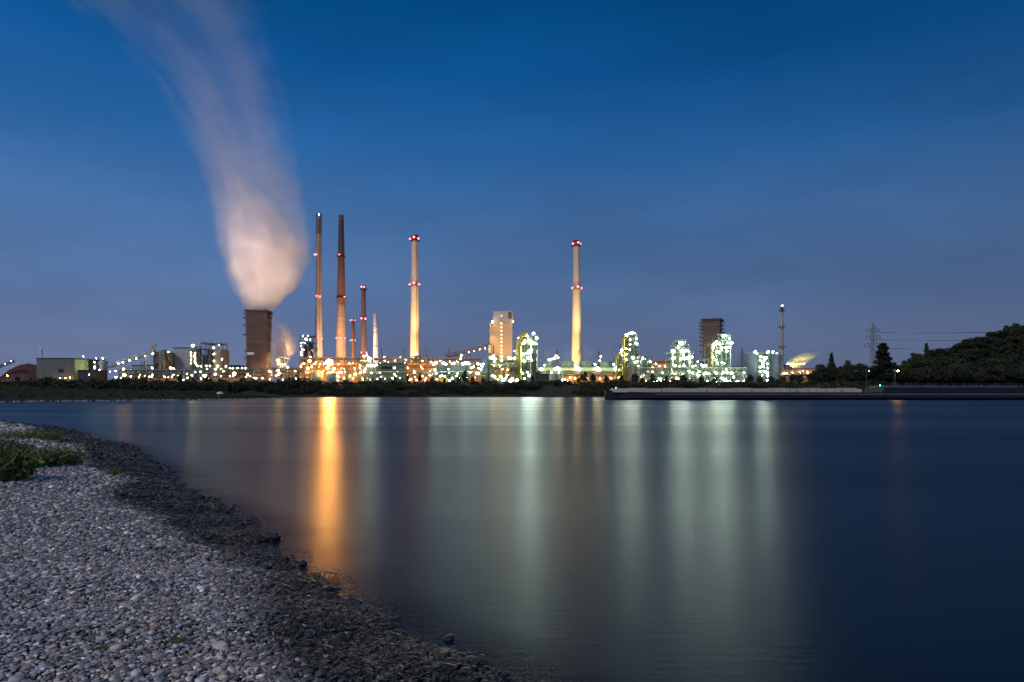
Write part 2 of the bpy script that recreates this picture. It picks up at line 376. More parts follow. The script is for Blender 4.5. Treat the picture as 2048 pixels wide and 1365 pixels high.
# dark stones standing alone in the shallow water
def rock(mb, c, r, sd):
    q = random.Random(sd); ax = [Vector((q.gauss(0, 1), q.gauss(0, 1), q.gauss(0, 1))).normalized() for _ in range(6)]
    vs = []
    for v in IV:
        v = Vector(v); k = 1 + .28 * sum(max(0, v.dot(a)) ** 2 * (1 if i % 2 else -1) for i, a in enumerate(ax)) / 2
        vs.append((c[0] + v.x * r * k * 1.2, c[1] + v.y * r * k, c[2] + v.z * r * k * .8))
    return mb.add(vs, IF.tolist())
stones = [(703, 1203, .05, 'small dark wet stone standing in the water inside the orange reflection'), (737, 1230, .05, 'dark wet stone in the shallows, upper one of the close pair near the pebble edge'),
          (742, 1241, .055, 'larger dark wet stone, lower one of the close pair in the shallows'), (606, 1130, .06, 'dark wet stone at the water edge left of the orange reflection'),
          (660, 1182, .06, 'dark stone alone in the shallows where the orange reflection ends'), (820, 1292, .05, 'dark rounded stone half in the water near the bottom of the picture'),
          (550, 1080, .09, 'dark wet stone jutting from the black shingle left of the orange reflection'), (318, 941, .16, 'low dark stone lying in the water beside the far shingle')]
for i, (px, py, r, lb) in enumerate(stones):
    Y = CZ * F / (py - HZ); mb = MB(); rock(mb, (X_(px, Y), Y, r * .25), r * .55, i); o = mb.build('stone', M['stone'], smooth=True, off=Vector((0, 0, 0))); tag(o, lb, 'stone', 'dark stones in the shallows')

# weeds on the beach ---------------------------------------------------------
def weed(name, label, px, py, hpx, wpx, n, m, sd, group=None, leafy=True, zs=None):
    q = random.Random(sd)
    Y = 1.0
    for Yt in np.linspace(2.2, 60, 3000):       # where this pixel meets the beach
        zz = float(beach_z(np.array([X_(px, Yt)]), np.array([Yt]))[0]) if zs is None else zs
        if Z_(py, Yt) <= max(zz, 0): Y = Yt; break
    zz = max(zz, -.05); X = X_(px, Y); h = hpx / F * Y; w = wpx / F * Y / 2
    root = thing(name, label, 'weed', (X, Y, zz), group)
    mb = MB(); ms = MB()
    for k in range(n):
        a = q.uniform(0, 6.283); rr = w * math.sqrt(q.random()); bxx, byy = X + rr * math.cos(a) * .8, Y + rr * math.sin(a) * .8
        hh = h * q.uniform(.35, 1) * (1 - .45 * (rr / w) ** 2); lx, ly = q.gauss(0, .38) * hh + math.cos(a) * rr * .4, q.gauss(0, .38) * hh
        wd = max(.003, hh * .035)
        p0 = Vector((bxx, byy, zz)); p1 = Vector((bxx + lx * .4, byy + ly * .4, zz + hh * .6)); p2 = Vector((bxx + lx, byy + ly, zz + hh))
        t = Vector((math.cos(a + 1.5), math.sin(a + 1.5), 0)) * wd
        mb.add([p0 - t, p0 + t, p1 + t * .8, p1 - t * .8, p2], [(0, 1, 2, 3), (3, 2, 4)])
        if k % 3 == 0:
            mb.beam(p0, p1 + Vector((0, 0, hh * .1)), wd * .8)
        if leafy:
            for _ in range(8):
                f = q.uniform(.2, 1); c = p0.lerp(p2, f); s = h * q.uniform(.06, .15); u = Vector((q.gauss(0, 1), q.gauss(0, 1), q.gauss(0, .5))).normalized() * s; v2 = Vector((q.gauss(0, 1), q.gauss(0, 1), q.gauss(0, 1))).normalized() * s * .4
                mb.add([c - u * .1, c + u * .5 + v2, c + u, c + u * .5 - v2], [(0, 1, 2, 3)])
    mb.build('leaves', m, root)  # blades, stems and leaves share this mesh
    return root
weed('weed_clump', 'broad green weed clump at the left frame edge of the pebble beach', 2, 962, 84, 100, 300, M['weed'], 1)
weed('weed_clump', 'big dark green weed clump on the pebbles with bare stones on its right', 112, 932, 48, 100, 300, M['weed'], 2)
weed('weed_clump', 'bright green weed clump between the left edge clump and the big dark one', 66, 936, 44, 62, 240, M['weed'], 3)
weed('weed_clump', 'low flat weeds spread along the beach crest above the big clump', 60, 878, 24, 110, 300, M['weed'], 4)
weed('weed_clump', 'low dark weeds on the beach crest close to the water', 98, 882, 24, 50, 180, M['weed'], 5)
weed('weed_clump', 'brownish sparse weeds behind the left edge clump', 26, 905, 34, 80, 200, M['weedd'], 6)
weed('weed_clump', 'small round green tuft alone on the pebbles beside the dark wet band', 225, 952, 24, 30, 130, M['weed'], 7, leafy=False)
weed('weed_clump', 'small green sprig growing alone in mid gravel', 256, 1191, 22, 18, 14, M['weed'], 8)
weed('weed_clump', 'grey green sprig with thin stems in the lower gravel', 355, 1290, 34, 36, 26, M['weedd'], 9)
weed('weed_clump', 'low leaning sprig near the bottom left of the gravel', 205, 1302, 24, 26, 14, M['weed'], 10)
weed('weed_clump', 'tiny upright sprig with pale buds right of the leaning one', 258, 1312, 18, 8, 6, M['weedd'], 11)
weed('weed_clump', 'tiny grass sprig by the edge of the dark wet gravel', 362, 1124, 14, 18, 10, M['weed'], 12)
weed('weed_clump', 'green grass tuft standing in shallow water off the shingle', 432, 1000, 11, 14, 26, M['weed'], 13, leafy=False, zs=0)
weed('weed_clump', 'thin grass blades in the water near the bottom of the picture', 897, 1330, 26, 14, 7, M['weed'], 14, leafy=False, zs=0)
weed('weed_clump', 'two dry stalks at the far water edge of the shingle', 258, 900, 16, 14, 7, M['weedd'], 15, leafy=False)

# river ------------------------------------------------------------------------
def water_mat():
    m, N, L = new_mat('river_water')
    out = N.new('ShaderNodeOutputMaterial'); b = N.new('ShaderNodeBsdfPrincipled')
    b.inputs['Base Color'].default_value = (.001, .003, .006, 1); b.inputs['IOR'].default_value = 1.33
    geo = N.new('ShaderNodeNewGeometry')
    def noise(sc, s, det):
        mp = N.new('ShaderNodeMapping'); mp.inputs['Scale'].default_value = sc; L.new(geo.outputs['Position'], mp.inputs['Vector'])
        n = N.new('ShaderNodeTexNoise'); n.inputs['Scale'].default_value = s; n.inputs['Detail'].default_value = det; L.new(mp.outputs[0], n.inputs['Vector']); return n
    n1 = noise((.012, .06, 1), 1.0, 4)        # calm and ruffled bands lying across the river
    mr = N.new('ShaderNodeMapRange'); L.new(n1.outputs[0], mr.inputs[0]); mr.inputs['From Min'].default_value = .3; mr.inputs['From Max'].default_value = .7
    mr.inputs['To Min'].default_value = .31; mr.inputs['To Max'].default_value = .45; L.new(mr.outputs[0], b.inputs['Roughness'])
    # wave crests lie across the view, so slopes are steep along the river's width and small across it
    tg = N.new('ShaderNodeCombineXYZ'); tg.inputs[1].default_value = 1.0; L.new(tg.outputs[0], b.inputs['Tangent']); b.inputs['Anisotropic'].default_value = .42
    n2 = noise((4.0, 16.0, 1), 1.0, 3); n3 = noise((12.0, 50.0, 1), 1.0, 2)
    ad = N.new('ShaderNodeMath'); ad.operation = 'MULTIPLY_ADD'; L.new(n3.outputs[0], ad.inputs[0]); ad.inputs[1].default_value = .35; L.new(n2.outputs[0], ad.inputs[2])
    bp = N.new('ShaderNodeBump'); bp.inputs['Strength'].default_value = .055; bp.inputs['Distance'].default_value = .03
    L.new(ad.outputs[0], bp.inputs['Height']); L.new(bp.outputs[0], b.inputs['Normal'])
    at = N.new('ShaderNodeAttribute'); at.attribute_name = 'depth'
    md = N.new('ShaderNodeMapRange'); L.new(at.outputs['Fac'], md.inputs[0]); md.inputs['From Min'].default_value = 0; md.inputs['From Max'].default_value = .13; md.inputs['To Min'].default_value = .42; md.inputs['To Max'].default_value = 1
    tr = N.new('ShaderNodeBsdfTransparent'); tr.inputs[0].default_value = (.75, .8, .85, 1); mx = N.new('ShaderNodeMixShader')
    L.new(md.outputs[0], mx.inputs[0]); L.new(tr.outputs[0], mx.inputs[1]); L.new(b.outputs[0], mx.inputs[2]); L.new(mx.outputs[0], out.inputs[0])
    return m
wx = np.concatenate([[-2500, -800, -300, -120], np.linspace(-60, 10, 220), [20, 60, 150, 400, 1000, 2500]])
wy = np.concatenate([[-60, -20], np.linspace(-6, 45, 200), [60, 90, 150, 250, 340, 420]])
o = grid_obj('river_water', wx, wy, lambda x, y: x * 0.0, water_mat(), attr=lambda x, y: -np.minimum(beach_z(x, y), 0) * np.where(y > -6, 1, 1)); tag(o, kind='structure')
MB().add([(-3000, -100, -1.6), (3000, -100, -1.6), (3000, 430, -1.6), (-3000, 430, -1.6)], [(0, 1, 2, 3)]).build('river_bed', M['soil'])
tag(bpy.data.objects['river_bed'], kind='structure')
# ------------------------------------------------------------------ far bank, works' ground, spit
def strip(name, xs, prof, m, jitter=0.0, sd=1):
    q = random.Random(sd); vs = []; fs = []
    for x in xs:
        for (y, z) in prof: vs.append((x, y + q.uniform(-1, 1) * jitter * 3, z + (q.uniform(-1, 1) * jitter if 0 < z < GZ else 0)))
    n = len(prof)
    for i in range(len(xs) - 1):
        for j in range(n - 1): fs.append((i * n + j, (i + 1) * n + j, (i + 1) * n + j + 1, i * n + j + 1))
    o = MB().add(vs, fs).build(name, m, smooth=True); tag(o, kind='structure'); return o
strip('far_bank', list(np.linspace(-900, 900, 260)), [(404, -1.5), (411, -.1), (414, .7), (424, 3.2), (436, 6.6), (442, GZ), (452, GZ)], mat('far_bank_grass', (.045, .055, .028), .95, var=.6, scale=.25, bump=.5, col2=(.04, .03, .018)), .35)
strip('works_ground', [-6000, -900, 0, 900, 6000], [(452, GZ), (900, GZ), (9000, GZ)], M['yard'])

sp = [(-260, 811, 3.6), (-100, 807.5, 3.2), (0, 805.5, 3.0), (120, 804, 2.5), (240, 802.8, 2.3), (340, 801.7, 2.1), (440, 800.4, 1.7), (500, 799.4, 1.0), (545, 798.2, .45), (572, 797.2, .05)]
vs = []; fs = []; SPIT = []
for (px, py, h) in sp:
    Y = CZ * F / (py - HZ); X = X_(px, Y)
    for dy, k in ((0, -.25), (1.2, .12), (4, .55), (10, 1), (24, .95), (40, -.6)): vs.append((X + dy * (px - CX) / F, Y + dy, h * k if k > 0 else k))
    SPIT.append((X, Y, h, px))
for i in range(len(sp) - 1):
    for j in range(5): fs.append((i * 6 + j, (i + 1) * 6 + j, (i + 1) * 6 + j + 1, i * 6 + j + 1))
o = MB().add(vs, fs).build('spit', M['soil'], smooth=True); tag(o, kind='structure')
mb = MB(); q = random.Random(3)
for i in range(5200):
    t = q.uniform(0, len(SPIT) - 1.01); k = int(t); u = t - k; a, b = SPIT[k], SPIT[k + 1]
    X, Y, h = [a[j] + (b[j] - a[j]) * u for j in range(3)]
    dy = q.uniform(2.2, 26); f = np.interp(dy, (0, 1.2, 4, 10, 24, 40), (-.25, .12, .55, 1, .95, -.6)); z = h * max(f, .05)
    hh = q.uniform(.25, .8) * (1.5 if q.random() < .06 else 1) * min(1, h * .8 + .1); X += dy * X / Y
    lx = q.gauss(0, .25) * hh; w = q.uniform(.1, .3)
    mb.add([(X - w, Y + dy, z), (X + w, Y + dy + .1, z), (X + lx + w * .8, Y + dy, z + hh * .7), (X + lx, Y + dy, z + hh), (X + lx - w * .7, Y + dy, z + hh * .6)], [(0, 1, 2, 3, 4)])
o = mb.build('spit_grass', M['grassm']); tag(o, 'dark grass and weeds covering the low spit across the water', 'grass', kind='stuff')
mb = MB()
for i in range(420):
    t = q.uniform(0, len(SPIT) - 1.01); k = int(t); u = t - k; a, b = SPIT[k], SPIT[k + 1]; X, Y = [a[j] + (b[j] - a[j]) * u for j in range(2)]
    s = q.uniform(.12, .4); dy = q.uniform(-.6, 2.2); mb.cyl(X + q.uniform(-.5, .5), Y + dy, -.1, .1 + s * .7, s, s * .5, 6)
o = mb.build('shore_stones', M['conc2']); tag(o, 'pale stones along the foot of the grassy spit', 'stones', kind='stuff')
# small pale umbrella on the spit
Y = 200; c = W(440, 797.5, Y); root = thing('umbrella', 'small pale umbrella standing at the water edge of the spit', 'umbrella', (c.x, Y, .3))
mb = MB(); mb.lathe(c.x, Y, [(1.0, 1.75), (.85, 2.1), (.45, 2.38), (.05, 2.45)], 10); mb.build('canopy', M['white'], root)
mb = MB(); mb.cyl(c.x, Y, .3, 1.8, .05, n=6); mb.build('pole', M['steel'], root)
mb = MB(); mb.box(c.x - .5, c.x + .1, Y - .3, Y + .3, .55, .65).box(c.x - .5, c.x - .4, Y - .3, Y + .3, .65, 1.2).beam((c.x - .45, Y - .25, .3), (c.x - .45, Y - .25, .55), .06).beam((c.x + .05, Y - .25, .3), (c.x + .05, Y - .25, .55), .06); mb.build('folding_chair', M['pale'], root)
bpy.data.objects['folding_chair'].parent = None; tag(bpy.data.objects['folding_chair'], 'little pale folding chair under the umbrella on the spit', 'chair'); bpy.data.objects['folding_chair'].location = root.location

# ------------------------------------------------------------------ generic plant pieces
def chimney(label, Y, prof, m, pyb=776, name='chimney', n=22, bands=(), rings=(), ladder=True, beacons=(), group='chimneys of the works'):
    """prof: (px centre, half width px, py) from the top down"""
    cx = sum(p[0] for p in prof) / len(prof); root = thing(name, label, 'chimney', W(cx, 790 - (GZ - CZ) * F / Y, Y), group)
    X = X_(cx, Y)
    pr = [(hw / F * Y, max(Z_(py, Y), GZ)) for (_, hw, py) in prof][::-1]
    if pr[0][1] > GZ: pr = [(pr[0][0] * 1.03, GZ)] + pr
    mb = MB(); mb.lathe(X, Y, pr, n); mb.build('shaft', m, root, True)
    def rad(z): return np.interp(z, [p[1] for p in pr], [p[0] for p in pr])
    for (py0, py1, mm) in bands:
        z1, z0 = Z_(py0, Y), Z_(py1, Y); r0, r1 = rad(z0) + .12, rad(z1) + .12
        mb = MB(); mb.lathe(X, Y, [(r0, z0), (r1, z1)], n, cap=True); mb.build('painted_band', mm, root, True)
    for py in rings:
        z = Z_(py, Y); r = rad(z); mb = MB(); mb.lathe(X, Y, [(r + .05, z - .25), (r + 1.6, z - .25), (r + 1.6, z), (r + .05, z)], n, cap=False)
        for k in range(n): a = 2 * math.pi * k / n; mb.beam((X + (r + 1.55) * math.cos(a), Y + (r + 1.55) * math.sin(a), z), (X + (r + 1.55) * math.cos(a), Y + (r + 1.55) * math.sin(a), z + 1.2), .12)
        mb.lathe(X, Y, [(r + 1.5, z + 1.1), (r + 1.62, z + 1.1), (r + 1.62, z + 1.25), (r + 1.5, z + 1.25)], n, cap=False)
        mb.build('gallery', M['dark'], root)
    if ladder:
        mb = MB(); r0 = rad(GZ) + .25; zt = pr[-1][1]
        for s in (-.3, .3): mb.beam((X + r0 * .5 + s, Y - r0 * .9, GZ), (X + (rad(zt) + .25) * .5 + s, Y - (rad(zt) + .25) * .9, zt), .12)
        mb.build('ladder', M['dark'], root)
    for (px, py, k, r) in beacons:
        z = Z_(py, Y); rr = rad(z) + 1.2; dx = X_(px, Y) - X; dy = math.sqrt(max(rr * rr - dx * dx, 0.0)) if abs(dx) < rr else 0
        o = lamp(px, py, Y, k, r, root, 'beacon'); o.location.y -= dy
    return root
def tankv(name, label, cat, px0, px1, pyt, Y, m, dome=.12, group=None, pyb=None, rail=True, legs=False):
    X0, X1 = X_(px0, Y), X_(px1, Y); r = (X1 - X0) / 2; X = (X0 + X1) / 2; zt = Z_(pyt, Y); zb = GZ if pyb is None else Z_(pyb, Y)
    root = thing(name, label, cat, (X, Y, GZ), group)
    sh_ = MB().lathe(X, Y, [(r, zb), (r, zt), (r * .6, zt + r * dome * .8), (r * .04, zt + r * dome)], 28).build('shell', m, root, True)
    if zb > GZ + .5:
        mb = MB()
        for k in range(8): a = 2 * math.pi * k / 8; mb.beam((X + r * .9 * math.cos(a), Y + r * .9 * math.sin(a), GZ), (X + r * .9 * math.cos(a), Y + r * .9 * math.sin(a), zb), .6)
        mb.build('support_leg', M['steel'], root)
    if rail:
        mb = MB()
        for k in range(28):
            a = 2 * math.pi * k / 28; b = 2 * math.pi * (k + 1) / 28; p = Vector((X + (r + .1) * math.cos(a), Y + (r + .1) * math.sin(a), zt)); p2 = Vector((X + (r + .1) * math.cos(b), Y + (r + .1) * math.sin(b), zt))
            mb.beam(p, p + Vector((0, 0, 1.4)), .16); mb.beam(p + Vector((0, 0, 1.4)), p2 + Vector((0, 0, 1.4)), .16); mb.beam(p + Vector((0, 0, .7)), p2 + Vector((0, 0, .7)), .12)
        mb.build('roof_railing', M['pgreen'], sh_)
        mb = MB(); 
        for k in range(26):
            a0 = -2.6 + k * .085; z0 = zb + (zt - zb) * k / 26
            mb.add([(X + (r + .02) * math.cos(a0), Y + (r + .02) * math.sin(a0), z0), (X + (r + 1.1) * math.cos(a0), Y + (r + 1.1) * math.sin(a0), z0), (X + (r + 1.1) * math.cos(a0 + .09), Y + (r + 1.1) * math.sin(a0 + .09), z0 + .5), (X + (r + .02) * math.cos(a0 + .09), Y + (r + .02) * math.sin(a0 + .09), z0 + .5)], [(0, 1, 2, 3)])
        mb.build('spiral_stair', M['steel'], sh_)
    return root
def hall(name, label, cat, px0, px1, pyt, Y, depth, m, group=None, roof=None, pyb=None, plinth=True, slope=0):
    X0, X1 = X_(px0, Y), X_(px1, Y); zt = Z_(pyt, Y); zb = GZ if pyb is None else Z_(pyb, Y)
    root = thing(name, label, cat, ((X0 + X1) / 2, Y + depth / 2, GZ), group)
    MB().box(X0, X1, Y, Y + depth, zb, zt).build('wall', m, root)
    MB().box(X0 - .4, X1 + .4, Y - .4, Y + depth + .4, zt + .004, zt + .7).build('roof', roof or M['roofd'], root)
    return root, X0, X1, zt
def unit(name, label, cat, Y, dep, frames, vessels=(), pipes=(), lights=(), fm='steel', floors=True, group=None, px=None):
    """frames: (px0, px1, py_bottom, py_top, nx, nz); vessels: (px, py_top, r_px, material, py_bottom)"""
    cxp = px or sum((f[0] + f[1]) / 2 for f in frames) / max(1, len(frames))
    root = thing(name, label, cat, (X_(cxp, Y), Y + dep / 2, GZ), group)
    for (a, b, pb, pt, nx, nz) in frames:
        X0, X1, z0, z1 = X_(a, Y), X_(b, Y), (GZ if pb is None else Z_(pb, Y)), Z_(pt, Y)
        MB().frame(X0, X1, Y, Y + dep, z0, z1, nx, nz).build('steel_frame', M[fm], root)
        if floors:
            for j in range(1, nz + 1):
                z = z0 + (z1 - z0) * j / nz
                mb = MB(); mb.box(X0 - .6, X1 + .6, Y - .7, Y + dep + .6, z + .01, z + .16)
                mb.rail(X0 - .6, X1 + .6, Y - .7, Y + dep + .6, z + .16, .1); mb.build('deck', M[fm], root)
            mb = MB(); q = random.Random(int(a)); up = True
            for j in range(nz):      # stair flights
                za = z0 + (z1 - z0) * j / nz; zc = z0 + (z1 - z0) * (j + 1) / nz; xa = X0 + (X1 - X0) * (.15 if up else .55); xb = xa + (X1 - X0) * (.4 if up else -.4)
                mb.beam((xa, Y - 1.2, za), (xb, Y - 1.2, zc), .3); mb.beam((xa, Y - 1.2, za + 1.1), (xb, Y - 1.2, zc + 1.1), .12); up = not up
            mb.build('stair', M[fm], root)
    for (vx, pt, r, mm, pb) in vessels:
        rr = r / F * Y; X = X_(vx, Y); z1 = Z_(pt, Y); z0 = GZ if pb is None else Z_(pb, Y)
        mb = MB(); mb.vessel(X, Y + dep * .5, z0, z1, rr, 18)
        k = max(1, int((z1 - z0) / 6))
        for i in range(1, k): zz = z0 + (z1 - z0) * i / k; mb.lathe(X, Y + dep * .5, [(rr + .02, zz), (rr + .22, zz), (rr + .22, zz + .35), (rr + .02, zz + .35)], 18, cap=False)
        mb.build('vessel', M[mm], root, True)
    for (pts, r, mm) in pipes:
        MB().tube([(X_(a, Y), Y + (c if c is not None else -.5), max(Z_(b, Y), GZ)) for (a, b, c) in pts], r, 8).build('pipe', M[mm], root, True)
    lamps(lights, Y - 1.6, root)
    return root
def rack(label, px0, px1, pyt, Y, n, levels=2, fm='steel', pipem=('pipe', 'pgreen', 'steel'), lights=(), group='pipe bridges', sd=1, dep=7, name='pipe_bridge'):
    q = random.Random(sd); X0, X1 = X_(px0, Y), X_(px1, Y); zt = Z_(pyt, Y)
    root = thing(name, label, 'pipe bridge', ((X0 + X1) / 2, Y + dep / 2, GZ), group)
    for i in range(n + 1):
        x = X0 + (X1 - X0) * i / n; mb = MB()
        for y in (Y, Y + dep): mb.box(x - .3, x + .3, y - .3, y + .3, GZ, zt)
        for l in range(levels): z = zt - .3 - l * 3.2; mb.box(x - .25, x + .25, Y + .3, Y + dep - .3, z - .5, z)
        mb.beam((x, Y, GZ), (x, Y + dep, zt - 3.6), .25); mb.build('trestle', M[fm], root)
    mb = MB(); m = max(n * 2, int((X1 - X0) / 5))
    for y in (Y - .45, Y + dep + .45):
        for z in (zt, zt - 3.0): mb.box(X0, X1, y - .14, y + .14, z - .2, z + .2)
        for i in range(m): xa = X0 + (X1 - X0) * i / m; xb = X0 + (X1 - X0) * (i + 1) / m; mb.beam((xa, y, zt - 3 if i % 2 else zt), (xb, y, zt if i % 2 else zt - 3), .22)
    mb.build('truss', M[fm], root)
    for l in range(levels):
        for k in range(4):
            r = q.choice((.22, .3, .42, .55)); y = Y + 1 + k * (dep - 2) / 3; z = zt - .28 - l * 3.2 + r
            pts = [(X0 - 1, y, z), (X1 + 1, y, z)]
            if q.random() < .5:
                xm = X0 + (X1 - X0) * q.uniform(.25, .75); pts = [(X0 - 1, y, z), (xm, y, z), (xm, y, z + 2.6), (xm + 3, y, z + 2.6), (xm + 3, y, z), (X1 + 1, y, z)]
            MB().tube(pts, r, 7).build('pipe', M[q.choice(pipem)], root, True)
    MB().rail(X0, X1, Y - .9, Y + dep + .9, zt + .2, .1).build('handrail', M[fm], root)
    lamps(lights, Y - 1.2, root)
    return root
def streetlamp(label, px, pyt, Y, k, r=.8, group='street lamps of the works'):
    X = X_(px, Y); zt = Z_(pyt, Y); root = thing('street_lamp', label, 'street lamp', (X, Y, GZ), group)
    mb = MB(); mb.cyl(X, Y, GZ, zt, .16, .1, 8); mb.beam((X, Y, zt), (X, Y - 1.6, zt + .3), .15); mb.build('pole', M['steel'], root)
    lamp(px, pyt - .3, Y - 1.6, k, r, root); return root
def inclined(label, p0, p1, Y, m, supports=(), lights=(), w=4.0, h=3.0, group='inclined conveyors'):
    a = W(*p0, Y); b = W(*p1, Y); root = thing('conveyor_bridge', label, 'conveyor', (a + b) / 2, group)
    mb = MB(); nseg = max(6, int((b - a).length / 5)); up = Vector((0, 0, h))
    for y in (0, w):
        o = Vector((0, y, 0)); mb.beam(a + o, b + o, .4); mb.beam(a + o + up, b + o + up, .35)
        for i in range(nseg): p, q2 = a.lerp(b, i / nseg) + o, a.lerp(b, (i + 1) / nseg) + o; mb.beam(p, p + up, .22); mb.beam(p if i % 2 else p + up, q2 + up if i % 2 else q2, .2)
    mb.build('truss', m, root)
    d = (b - a); mb = MB(); o = Vector((0, .3, .5)); o2 = Vector((0, w - .3, .5)); e = Vector((0, 0, .25)); mb.add([a + o, b + o, b + o2, a + o2, a + o + e, b + o + e, b + o2 + e, a + o2 + e], [(0, 1, 2, 3), (4, 7, 6, 5), (0, 4, 5, 1), (3, 2, 6, 7)]); mb.build('belt', M['dark'], root)
    for (px, py) in supports:
        p = W(px, py, Y); mb = MB()
        for s in (-1, 1):
            for y in (0, w): mb.beam((p.x + s * 2, Y + y, GZ), (p.x + s * 1.2, Y + y, p.z), .5)
        k = int((p.z - GZ) / 4)
        for i in range(k): z = GZ + 4 * i; mb.beam((p.x - 2, Y, z), (p.x + 2, Y, z + 4), .2); mb.beam((p.x + 2, Y, z), (p.x - 2, Y, z + 4), .2)
        mb.build('support_tower', M['steel'], root)
    for l in lights: lamp(l[0], l[1], Y - .6, l[2], l[3], root)
    return root
def rotbox(mb, cx, cy, w, d, rot, prof):
    c, s = math.cos(rot), math.sin(rot); vs = []
    for (k, z) in prof:
        for (a, b) in ((-1, -1), (1, -1), (1, 1), (-1, 1)): x, y = a * w / 2 * k, b * d / 2 * k; vs.append((cx + c * x - s * y, cy + s * x + c * y, z))
    fs = [(0, 3, 2, 1), tuple(4 * (len(prof) - 1) + i for i in range(4))]
    for i in range(len(prof) - 1):
        for k in range(4): k2 = (k + 1) % 4; fs.append((4 * i + k, 4 * i + k2, 4 * i + 4 + k2, 4 * i + 4 + k))
    return mb.add(vs, fs)
def quench(label, pxc, wpx, pyt, Y, rot, prof, dratio=.9, sd=1):
    """plank clad tower; prof: (fraction of height, width factor)"""
    X = X_(pxc, Y); w = wpx / F * Y / (math.cos(rot) + dratio * abs(math.sin(rot))); zt = Z_(pyt, Y); H = zt - GZ; q = random.Random(sd)
    root = thing('quench_tower', label, 'tower', (X, Y, GZ), 'quench towers')
    c, s = math.cos(rot), math.sin(rot); d = w * dratio
    def kw(f): return np.interp(f, [p[0] for p in prof], [p[1] for p in prof])
    mb = MB(); vs = []; fr = [i / 14 for i in range(15)]
    rotbox(mb, X, Y, w - 1.2, d - 1.2, rot, [(kw(f), GZ + f * (H - 1)) for f in fr]); mb.build('core_wall', M['wood'], root)
    mb = MB(); nsl = int(H / 1.9)
    for i in range(nsl):
        f = i / nsl; k = kw(f) ; z = GZ + f * H; e = q.uniform(-.25, .25) + (.5 if q.random() < .12 else 0)
        rotbox(mb, X, Y, w * k + e, d * k + e, rot, [(1, z), (1, z + 1.05)])
    mb.build('plank_cladding', M['wood'], root)
    mb = MB(); rotbox(mb, X, Y, w * kw(1) + 1.6, d * kw(1) + 1.6, rot, [(1, zt - 1.5), (1, zt)]); mb.build('top_rim', M['dark'], root)
    for f in [g for g in (.1, .17, .24, .33, .38, .47, .53, .62, .68, .74, .8, .85, .9, .95) if q.random() < .8]:
        k = kw(f) * w / 2; z = GZ + f * H; mb = MB()
        for side in (-1, 1):
            if q.random() < .12: continue
            for (u, v2) in ((k * side, -d * .3 + q.uniform(-1, 1) * d * .1),):
                def P(a, b, zz): return Vector((X + c * a - s * b, Y + s * a + c * b, zz))
                L0, o1 = d * .55, 2.7 * side
                mb.add([P(u, v2 - 1, z), P(u + o1, v2 - 1, z), P(u + o1, v2 + L0, z), P(u, v2 + L0, z), P(u, v2 - 1, z + .3), P(u + o1, v2 - 1, z + .3), P(u + o1, v2 + L0, z + .3), P(u, v2 + L0, z + .3)], [(0, 3, 2, 1), (4, 5, 6, 7), (0, 1, 5, 4), (1, 2, 6, 5), (2, 3, 7, 6)])
                mb.beam(P(u + o1, v2 - 1, z + 1.4), P(u + o1, v2 + L0, z + 1.4), .2); mb.beam(P(u + o1, v2 - 1, z), P(u + o1, v2 - 1, z + 1.4), .2); mb.beam(P(u, v2 - 1, z - 1.8), P(u + o1, v2 - 1, z), .25)
        if mb.v: mb.build('walkway', M['dark'], root)
    return root
def spot(px, py, Y, tx, ty, tY, power, col, ang, parent, r=1.2):
    """a floodlight: housing with its own spot lamp"""
    p = W(px, py, Y); p.z = max(p.z, GZ + 1); t = W(tx, ty, tY); mb = MB(); d = (t - p).normalized()
    mb.tube([p - d * 1.2, p, p + d * .6], .7, 10); o = mb.build('floodlight', M['dark'], parent)  # one housing for real floodlights and added fill lamps
    l = bpy.data.lights.new('flood', 'SPOT'); l.energy = power; l.color = col; l.spot_size = math.radians(ang); l.spot_blend = .8; l.shadow_soft_size = .5
    lo = bpy.data.objects.new('flood_beam', l); COL.objects.link(lo); lo.parent = parent; lo.location = p + d * 1.4 - wloc(parent); lo.rotation_euler = d.to_track_quat('-Z', 'Y').to_euler()
# ------------------------------------------------------------------ left part of the works
X0, X1 = X_(-60, 620), X_(80, 620); xc = X_(18, 620)
root = thing('ore_heap', 'dark red heap of ore at the left frame edge', 'heap', (xc, 645, GZ))
mb = MB(); vs = []; n = 40; q = random.Random(2)
prof = [(0, 1.0), (.25, .93), (.5, .72), (.75, .38), (1.0, 0)]
vs = []
for (r, h) in prof:
    for k in range(n):
        a = 6.2832 * k / n; e = 1 + .04 * math.sin(a * 5) ; vs.append((xc + (X1 - xc) * r * e * math.cos(a) * (1.15 if math.cos(a) < 0 else 1), 645 + 26 * r * math.sin(a), GZ + (Z_(726, 620) - GZ) * h * (1 + .03 * math.sin(3 * a + r * 5))))
fs = [(i * n + k, i * n + (k + 1) % n, (i + 1) * n + (k + 1) % n, (i + 1) * n + k) for i in range(4) for k in range(n)] + [tuple(range(n))]
mb.add(vs, fs).build('slope', M['ore'], root, True)
inclined('conveyor boom rising to the top of the red ore heap', (-60, 757), (26, 724), 622, M['steel'], [(-30, 746)], [(10, 729, 'w', .6), (22, 723, 'c', .7)], 3, 2)
streetlamp('orange street lamp in front of the red ore heap', 15, 752, 560, 'o', .9)
root, a, b, zt = hall('storage_hall', 'large grey green corrugated hall beside the ore heap', 'hall', 73, 148, 718, 570, 30, M['hall'])
MB().box(b + .004, b + .3, 570.3, 599.7, GZ, zt - .1).build('side_cladding', M['halls'], root)  # hall side recoloured to look lit yellow
mb = MB(); x = X_(122, 570); z = Z_(742, 570); mb.box(x - 2.0, x + 2.0, 569.6, 569.95, z - 1.6, z + 1.6); mb.build('window', M['glassd'], root)
mb = MB(); xd = X_(112, 570)
